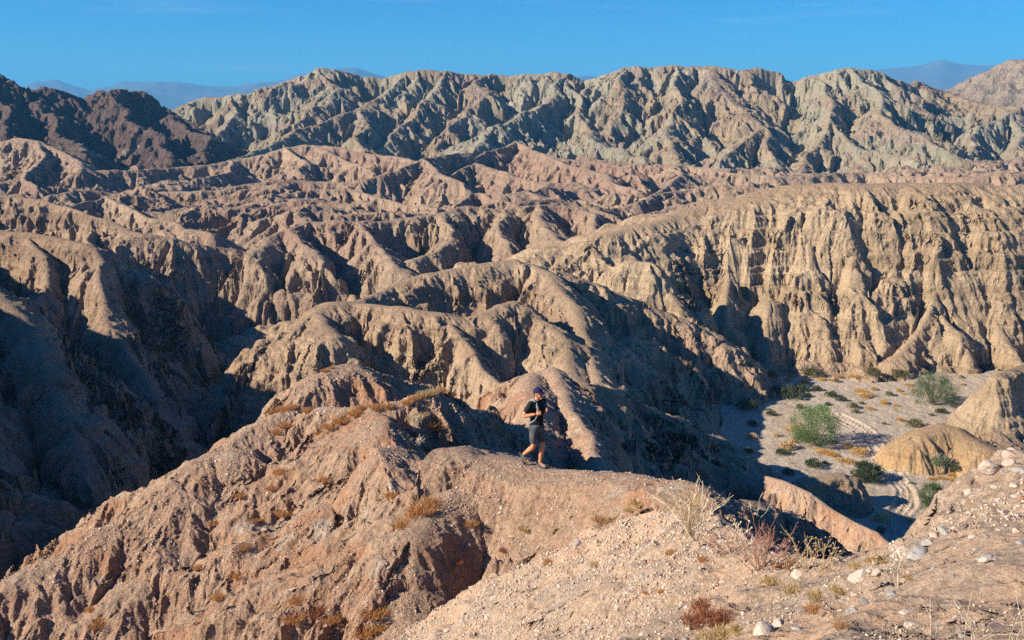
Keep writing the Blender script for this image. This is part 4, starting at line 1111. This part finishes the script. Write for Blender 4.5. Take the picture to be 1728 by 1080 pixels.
def ell(bm, c, r, seg=16):
    q = bmesh.ops.create_uvsphere(bm, u_segments=seg, v_segments=seg * 3 // 4, radius=1.0)
    for v in q['verts']: v.co = Vector((v.co.x * r[0], v.co.y * r[1], v.co.z * r[2])) + Vector(c)
    return q['verts']

FY = R(-48)                       # he walks to the right and towards the camera: heading turned from +x
fw = Vector((math.cos(FY), math.sin(FY), 0)); rt = Vector((fw.y, -fw.x, 0))   # his right hand side
def P(f, r, z): v = fw * f + rt * r; return (v.x, v.y, z)
feet = pick(905, 789)
hk = empty('person', feet, 0, label='hiker in dark t-shirt, shorts and cap walking along the ridge', cat='person')
hip_r, hip_l = P(0, .09, .93), P(0, -.09, .93)
kn_r, kn_l = P(.02, .10, .50), P(.10, -.09, .50)
an_r, an_l = P(-.30, .10, .24), P(.02, -.08, .085)
toe_r, toe_l = P(-.20, .10, .06), P(.20, -.085, .03)
sh_r, sh_l = P(.0, .185, 1.43), P(.0, -.185, 1.43)
el_r, el_l = P(-.10, .30, 1.17), P(-.05, -.27, 1.17)
wr_r, wr_l = P(.14, .15, 1.25), P(.16, -.14, 1.27)
def mixp(a, b, t, off=(0, 0, 0)): return tuple(a[i] + (b[i] - a[i]) * t + off[i] for i in range(3))
def n(p, rx, ry=None): return (*p, rx, ry or rx)
pel = P(0, 0, .95)
parts_ = []
for ch in (
 [n(P(0, 0, .88), .12, .10), n(pel, .14, .11), n(P(0, 0, 1.12), .125, .09), n(P(.01, 0, 1.28), .15, .10), n(P(0, 0, 1.42), .13, .085), n(P(.01, 0, 1.50), .055), n(P(.03, 0, 1.60), .06)],
 [n(hip_r, .095), n(mixp(hip_r, kn_r, .5), .080), n(kn_r, .058), n(mixp(kn_r, an_r, .33), .062), n(mixp(kn_r, an_r, .7), .044), n(an_r, .038), n(toe_r, .030)],
 [n(hip_l, .095), n(mixp(hip_l, kn_l, .5), .080), n(kn_l, .058), n(mixp(kn_l, an_l, .33, (-.01, 0, 0)), .062), n(mixp(kn_l, an_l, .7), .044), n(an_l, .038), n(toe_l, .030)],
 [n(P(0, .08, 1.42), .07), n(sh_r, .062), n(mixp(sh_r, el_r, .5), .052), n(el_r, .043), n(mixp(el_r, wr_r, .35), .044), n(mixp(el_r, wr_r, .8), .032), n(wr_r, .028)],
 [n(P(0, -.08, 1.42), .07), n(sh_l, .062), n(mixp(sh_l, el_l, .5), .052), n(el_l, .043), n(mixp(el_l, wr_l, .35), .044), n(mixp(el_l, wr_l, .8), .032), n(wr_l, .028)]):
    parts_.append(baked(skin_obj([ch], 'limb')))
# head: turned a little further to the right than the chest
HY = R(-38); hf = Vector((math.cos(HY), math.sin(HY), 0)); hr = Vector((hf.y, -hf.x, 0)); hc = Vector(P(.045, 0, 1.645))
bm = bmesh.new()
vs = ell(bm, (0, 0, 0), (.098, .078, .118), 24)
for v in vs:
    if v.co.z < -.02: v.co.y *= 1 - min(.35, (-.02 - v.co.z) * 3.2); v.co.x += (-.02 - v.co.z) * .12
ell(bm, (.100, 0, -.012), (.018, .013, .026), 10); ell(bm, (.106, 0, -.026), (.014, .017, .011), 10)        # nose
ell(bm, (.086, 0, -.062), (.014, .026, .006), 10); ell(bm, (.085, 0, -.073), (.013, .022, .007), 10)         # lips
ell(bm, (.078, 0, -.098), (.022, .026, .020), 10)                                                           # chin
for s_ in (-1, 1):
    ell(bm, (-.004, s_ * .080, -.012), (.018, .010, .032), 10)                                              # ears
    ell(bm, (.078, s_ * .030, .004), (.014, .016, .011), 10)                                                # eyes
    ell(bm, (.070, s_ * .040, -.035), (.022, .020, .022), 10)                                               # cheeks
me = bpy.data.meshes.new('h'); bm.to_mesh(me); bm.free()
ho_ = bpy.data.objects.new('h', me); COL.objects.link(ho_)
Mh = Matrix.Translation(hc) @ Matrix(((hf.x, -hr.x, 0, 0), (hf.y, -hr.y, 0, 0), (0, 0, 1, 0), (0, 0, 0, 1)))
me.transform(Mh); parts_.append(ho_)
# hands closed on the pack straps: a palm, four curled fingers of their own length, a thumb from the side
for wr, el_, s_ in ((wr_r, el_r, 1), (wr_l, el_l, -1)):
    w = Vector(wr); d = (w - Vector(el_)).normalized(); up = Vector((0, 0, 1)); a = (up - d * up.dot(d)).normalized(); c = d.cross(a).normalized()
    if c.dot(fw) > 0: c = -c          # towards the chest
    bm = bmesh.new(); ell(bm, (0, 0, 0), (1, 1, 1), 12)
    me = bpy.data.meshes.new('p'); bm.to_mesh(me); bm.free()
    pc = w + d * .045
    me.transform(Matrix.Translation(pc) @ Matrix(((d.x, a.x, c.x, 0), (d.y, a.y, c.y, 0), (d.z, a.z, c.z, 0), (0, 0, 0, 1))) @ Matrix.Diagonal((.048, .042, .018, 1)))
    po = bpy.data.objects.new('p', me); COL.objects.link(po); parts_.append(po)
    for k, ln in enumerate((.030, .034, .032, .026)):
        b = pc + d * .036 + a * (.030 - k * .020)
        q = [b, b + d * ln * .8 - c * .004, b + d * ln * .9 + c * ln * .8, b + d * ln * .1 + c * ln * 1.1]
        fo = skin_obj([[n(tuple(v), .0095 if i < 2 else .0085) for i, v in enumerate(q)]], 'f'); baked(fo); parts_.append(fo)
    q = [pc - d * .02 + a * .03, pc + a * .052 + c * .012, pc + d * .022 + a * .05 + c * .026, pc + d * .038 + a * .036 + c * .034]
    fo = skin_obj([[n(tuple(v), .011 if i < 2 else .0095) for i, v in enumerate(q)]], 'f'); baked(fo); parts_.append(fo)
bm = bmesh.new()
for o in parts_: bm.from_mesh(o.data)
bmesh.ops.recalc_face_normals(bm, faces=bm.faces[:])
me = bpy.data.meshes.new('body'); bm.to_mesh(me); bm.free()
for o in parts_: bpy.data.objects.remove(o)
body = bpy.data.objects.new('body', me); COL.objects.link(body)
rm = body.modifiers.new('r', 'REMESH'); rm.mode = 'VOXEL'; rm.voxel_size = .0075; rm.use_smooth_shade = True
sm = body.modifiers.new('sm', 'SMOOTH'); sm.iterations = 1; sm.factor = .4
baked(body)
skinm = plain('tanned skin', (.55, .25, .13), (.48, .21, .11), 12, .55)
body.data.materials.append(skinm); body.parent = hk

def cloth(name, chains, mat, vox=.010, cut=None):
    o = skin_obj(chains, name); baked(o)
    if cut:
        bm = bmesh.new(); bm.from_mesh(o.data)
        for (pt, nr) in cut: bmesh.ops.bisect_plane(bm, geom=bm.verts[:] + bm.edges[:] + bm.faces[:], plane_co=pt, plane_no=nr, clear_outer=True)
        bm.to_mesh(o.data); bm.free()
    o.data.materials.append(mat); o.parent = hk; return o
black = plain('black cotton', (.012, .012, .013), (.022, .022, .023), 9, .85, .004)
greyc = plain('charcoal cloth', (.055, .058, .066), (.085, .088, .096), 7, .85, .006)
e1 = mixp(sh_r, el_r, .72); e2 = mixp(sh_l, el_l, .72)
cloth('t_shirt', [
 [n(P(0, 0, .87), .158, .128), n(P(0, 0, .97), .160, .128), n(P(0, 0, 1.10), .150, .114), n(P(.01, 0, 1.28), .170, .122), n(P(0, 0, 1.415), .148, .105), n(P(.008, 0, 1.485), .068)],
 [n(P(0, 0, 1.415), .148, .105), n(sh_r, .080), n(mixp(sh_r, el_r, .4), .070), n(e1, .066)],
 [n(P(0, 0, 1.415), .148, .105), n(sh_l, .080), n(mixp(sh_l, el_l, .4), .070), n(e2, .066)]], black)
k1 = mixp(hip_r, kn_r, .93); k2 = mixp(hip_l, kn_l, .93)
cloth('shorts', [
 [n(P(0, 0, .93), .152, .122), n(P(0, 0, 1.00), .150, .118)],
 [n(P(0, 0, .93), .152, .122), n(mixp(hip_r, kn_r, .12), .112), n(mixp(hip_r, kn_r, .55), .098), n(k1, .088)],
 [n(P(0, 0, .93), .152, .122), n(mixp(hip_l, kn_l, .12), .112), n(mixp(hip_l, kn_l, .55), .098), n(k2, .088)]], greyc)
shoe_m = plain('grey trail shoe', (.07, .08, .075), (.11, .12, .11), 14, .8); sole_m = plain('grey rubber sole', (.10, .10, .095), (.07, .07, .07), 14, .8)
sock_m = plain('dark sock', (.03, .03, .033), (.045, .045, .05), 12, .9)
for an, toe in ((an_r, toe_r), (an_l, toe_l)):
    d = (Vector(toe) - Vector(an)).normalized(); A = Vector(an); heel = A - d * .02 - Vector((0, 0, .035))
    o = skin_obj([[n(tuple(A + Vector((0, 0, .015)) - d * .01), .046), n(tuple(A - Vector((0, 0, .02)) + d * .01), .050, .046), n(tuple(A + d * .10 - Vector((0, 0, .012))), .046, .036), n(tuple(A + d * .19 - Vector((0, 0, .012))), .042, .026)]], 'shoe')
    baked(o); o.data.materials.append(shoe_m); o.parent = hk
    side = d.cross(Vector((0, 0, 1))).normalized(); dn = d.cross(side).normalized(); dn = -dn if dn.z > 0 else dn
    V = []; F = []
    prof = [(-.075, .030), (-.05, .042), (.03, .040), (.12, .050), (.19, .044), (.225, .022)]
    for (t, w) in prof:
        c = A + d * t
        for sd_, dp in ((-1, .040), (1, .040), (1, .066), (-1, .066)): V.append(c + side * w * sd_ + dn * dp)
    for i in range(len(prof) - 1):
        for k in range(4): F.append((i * 4 + k, i * 4 + (k + 1) % 4, i * 4 + 4 + (k + 1) % 4, i * 4 + 4 + k))
    F += [(0, 3, 2, 1), (20, 21, 22, 23)]
    so_ = mesh_obj('sole', V, F, sole_m, o)
# cap: crown, brim, button
capm = plain('navy purple cap cloth', (.014, .011, .045), (.02, .014, .06), 10, .8)
bm = bmesh.new(); vs = ell(bm, (-.006, 0, .030), (.109, .090, .108), 24)
bmesh.ops.bisect_plane(bm, geom=bm.verts[:] + bm.edges[:] + bm.faces[:], plane_co=(0, 0, .028), plane_no=(.10, 0, -1), clear_outer=True)
me = bpy.data.meshes.new('cap'); bm.to_mesh(me); bm.free(); me.transform(Mh); me.materials.append(capm)
me.polygons.foreach_set('use_smooth', [True] * len(me.polygons))
cap_o = bpy.data.objects.new('cap', me); COL.objects.link(cap_o); cap_o.parent = hk
V = []; F = []
for i in range(9):
    t = -1 + i / 4; y = .078 * t
    x0_ = .088 * math.sqrt(max(0, 1 - (t * .82) ** 2)); x1_ = x0_ + .072 * math.sqrt(max(0, 1 - t * t * .9))
    for (xx, zz) in ((x0_, .046), (x1_, .030 + .0 - .012 * t * t), (x1_, .026 - .012 * t * t), (x0_, .040)): V.append(Mh @ Vector((xx, y, zz)))
for i in range(8):
    for k in range(4): F.append((i * 4 + k, i * 4 + (k + 1) % 4, i * 4 + 4 + (k + 1) % 4, i * 4 + 4 + k))
mesh_obj('brim', V, F, capm, cap_o, True)
# sunglasses
lens = plain('dark glossy lens', (.01, .008, .02), (.02, .012, .04), 4, .12); lens.node_tree.nodes['Principled BSDF'].inputs['Specular IOR Level'].default_value = .6
fr_m = plain('pink frame', (.35, .06, .16), (.28, .05, .14), 4, .4)
bm = bmesh.new()
for s_ in (-1, 1): ell(bm, (.093, s_ * .034, .006), (.010, .028, .019), 12)
me = bpy.data.meshes.new('lens'); bm.to_mesh(me); bm.free(); me.transform(Mh); me.materials.append(lens)
V = []; F = []
for s_ in (-1, 1):
    tube(V, F, [Mh @ Vector(q) for q in ((.098, s_ * .008, .012), (.098, s_ * .04, .022), (.086, s_ * .066, .016), (.04, s_ * .082, .010), (-.01, s_ * .084, .006))], .0042, .003, 5)
gl = mesh_obj('sunglasses', V, F, fr_m, hk)
lo = bpy.data.objects.new('lens', me); COL.objects.link(lo); lo.parent = gl
hairm = plain('short brown hair', (.05, .03, .02), (.035, .022, .015), 30, .8)
bm = bmesh.new(); ell(bm, (-.018, 0, .010), (.092, .083, .085), 20)
bmesh.ops.bisect_plane(bm, geom=bm.verts[:] + bm.edges[:] + bm.faces[:], plane_co=(.02, 0, 0), plane_no=(1, 0, .2), clear_outer=True)
me = bpy.data.meshes.new('hair'); bm.to_mesh(me); bm.free(); me.transform(Mh); me.materials.append(hairm)
o = bpy.data.objects.new('hair', me); COL.objects.link(o); o.parent = hk
# backpack with two straps
bp = empty('backpack', feet + Vector(P(-.18, 0, 1.0)), 0, label='dark daypack with pale straps on the back of the hiker', cat='backpack')
off = Vector(P(-.18, 0, 1.0))
packm = plain('dark pack cloth', (.02, .022, .026), (.035, .036, .04), 10, .8)
o = skin_obj([[n(P(-.20, 0, 1.06), .13, .085), n(P(-.21, 0, 1.22), .14, .095), n(P(-.18, 0, 1.40), .115, .07)]], 'pack_bag'); baked(o)
o.data.transform(Matrix.Translation(-off)); o.data.materials.append(packm); o.parent = bp
stm = plain('grey blue webbing', (.20, .24, .28), (.26, .30, .34), 10, .8)
for s_ in (1, -1):
    q = [Vector(P(-.12, s_ * .10, 1.44)), Vector(P(-.02, s_ * .105, 1.525)), Vector(P(.085, s_ * .105, 1.46)), Vector(P(.142, s_ * .11, 1.36)), Vector(P(.155, s_ * .125, 1.24)), Vector(P(.12, s_ * .165, 1.12)), Vector(P(-.02, s_ * .185, 1.02)), Vector(P(-.16, s_ * .13, 1.0))]
    V = []; F = []
    for i, p_ in enumerate(q):
        a_ = q[max(i - 1, 0)]; b_ = q[min(i + 1, len(q) - 1)]; d = (b_ - a_).normalized(); out = (p_ - Vector(P(0, 0, p_.z))).normalized(); sd = d.cross(out).normalized()
        w_ = .022 if i < 5 else .011
        for aa, bb in ((-1, .004), (1, .004), (1, -.004), (-1, -.004)): V.append(p_ + sd * w_ * aa + out * bb - off)
    for i in range(len(q) - 1):
        for k in range(4): F.append((i * 4 + k, i * 4 + (k + 1) % 4, i * 4 + 4 + (k + 1) % 4, i * 4 + 4 + k))
    mesh_obj('strap', V, F, stm, bp)
    V = []; F = []
    tube(V, F, [q[6] - off, q[6] - off + Vector((0, 0, -.10)), q[6] - off + Vector((.01, 0, -.20))], .007, .006, 4)
    mesh_obj('strap_tail', V, F, packm, bp)
HAZE = 1.3e-4
# ------------------------------------------------------------------ camera, light, air
C = bpy.context.scene.collection
cam = bpy.data.cameras.new('camera'); co = bpy.data.objects.new('camera', cam); C.objects.link(co)
cam.sensor_width = 36; cam.lens = 36 * FX / 1728
cam.clip_start = .05; cam.clip_end = 60000
co.location = (0, 0, 0); co.rotation_euler = (math.pi / 2 - PITCH, 0, 0)
bpy.context.scene.camera = co
sun = bpy.data.lights.new('sun', 'SUN'); so = bpy.data.objects.new('sun', sun); C.objects.link(so)
sun.energy = 5.0; sun.angle = R(.53); sun.color = (1, .88, .71)
dv = Vector((math.cos(SUN_AZ) * math.cos(SUN_EL), math.sin(SUN_AZ) * math.cos(SUN_EL), -math.sin(SUN_EL)))
so.rotation_euler = dv.to_track_quat('-Z', 'Y').to_euler()
W = bpy.data.worlds.new('World'); bpy.context.scene.world = W; W.use_nodes = True
nt = W.node_tree; bg = nt.nodes['Background']
sky = nt.nodes.new('ShaderNodeTexSky'); sky.sky_type = 'NISHITA'; sky.sun_disc = False
sky.sun_elevation = SUN_EL
# Blender: sun_rotation 0 = +Y, turning clockwise seen from above
sky.sun_rotation = math.atan2(-dv.x, -dv.y)
sky.altitude = 300; sky.air_density = 1.0; sky.dust_density = .1; sky.ozone_density = 4.0
hsv = nt.nodes.new('ShaderNodeHueSaturation'); hsv.inputs['Saturation'].default_value = 1.4
nt.links.new(sky.outputs[0], hsv.inputs['Color']); mul = nt.nodes.new('ShaderNodeMix'); mul.data_type = 'RGBA'; mul.blend_type = 'MULTIPLY'; mul.inputs[0].default_value = 1
mul.inputs[7].default_value = (.13, .76, 1.2, 1); nt.links.new(hsv.outputs[0], mul.inputs[6])
tc = nt.nodes.new('ShaderNodeTexCoord'); mp = nt.nodes.new('ShaderNodeMapping'); mp.inputs['Scale'].default_value = (2.2, 2.2, 34)
nt.links.new(tc.outputs['Generated'], mp.inputs['Vector'])
cn = nt.nodes.new('ShaderNodeTexNoise'); cn.inputs['Scale'].default_value = 1.6; cn.inputs['Detail'].default_value = 7; cn.inputs['Roughness'].default_value = .62
nt.links.new(mp.outputs[0], cn.inputs['Vector'])
cr = nt.nodes.new('ShaderNodeMapRange'); cr.inputs['From Min'].default_value = .56; cr.inputs['From Max'].default_value = .78; cr.inputs['To Max'].default_value = .22
nt.links.new(cn.outputs['Fac'], cr.inputs['Value'])
cm = nt.nodes.new('ShaderNodeMix'); cm.data_type = 'RGBA'; cm.inputs[7].default_value = (6.5, 8.0, 9.5, 1)
nt.links.new(cr.outputs[0], cm.inputs[0]); nt.links.new(mul.outputs[2], cm.inputs[6]); nt.links.new(cm.outputs[2], bg.inputs['Color'])
bg.inputs['Strength'].default_value = .05
v = bpy.context.scene.view_settings
v.view_transform = 'Standard'; v.look = 'None'; v.exposure = 1.15; v.gamma = 1; v.use_curve_mapping = False

hz_m = bpy.data.materials.new('haze air'); hz_m.use_nodes = True
n_ = hz_m.node_tree.nodes; n_.remove(n_['Principled BSDF'])
pv = n_.new('ShaderNodeVolumePrincipled'); pv.inputs['Color'].default_value = (.16, .55, 1, 1); pv.inputs['Density'].default_value = HAZE
pv.inputs['Anisotropy'].default_value = .0
hz_m.node_tree.links.new(pv.outputs[0], n_['Material Output'].inputs['Volume'])
bm = bmesh.new(); bmesh.ops.create_cube(bm, size=1.0)
bmesh.ops.scale(bm, vec=(21500, 14000, 640), verts=bm.verts); bmesh.ops.translate(bm, vec=(0, 5700, 200), verts=bm.verts)
me = bpy.data.meshes.new('haze'); bm.to_mesh(me); bm.free(); me.materials.append(hz_m)
ho = bpy.data.objects.new('haze', me); C.objects.link(ho); ho['kind'] = 'stuff'; ho['label'] = 'thin blue haze hanging over the far mountains'; ho['category'] = 'haze'

bpy.context.scene.cycles.use_denoising = False
bpy.context.scene.cycles.use_adaptive_sampling = False
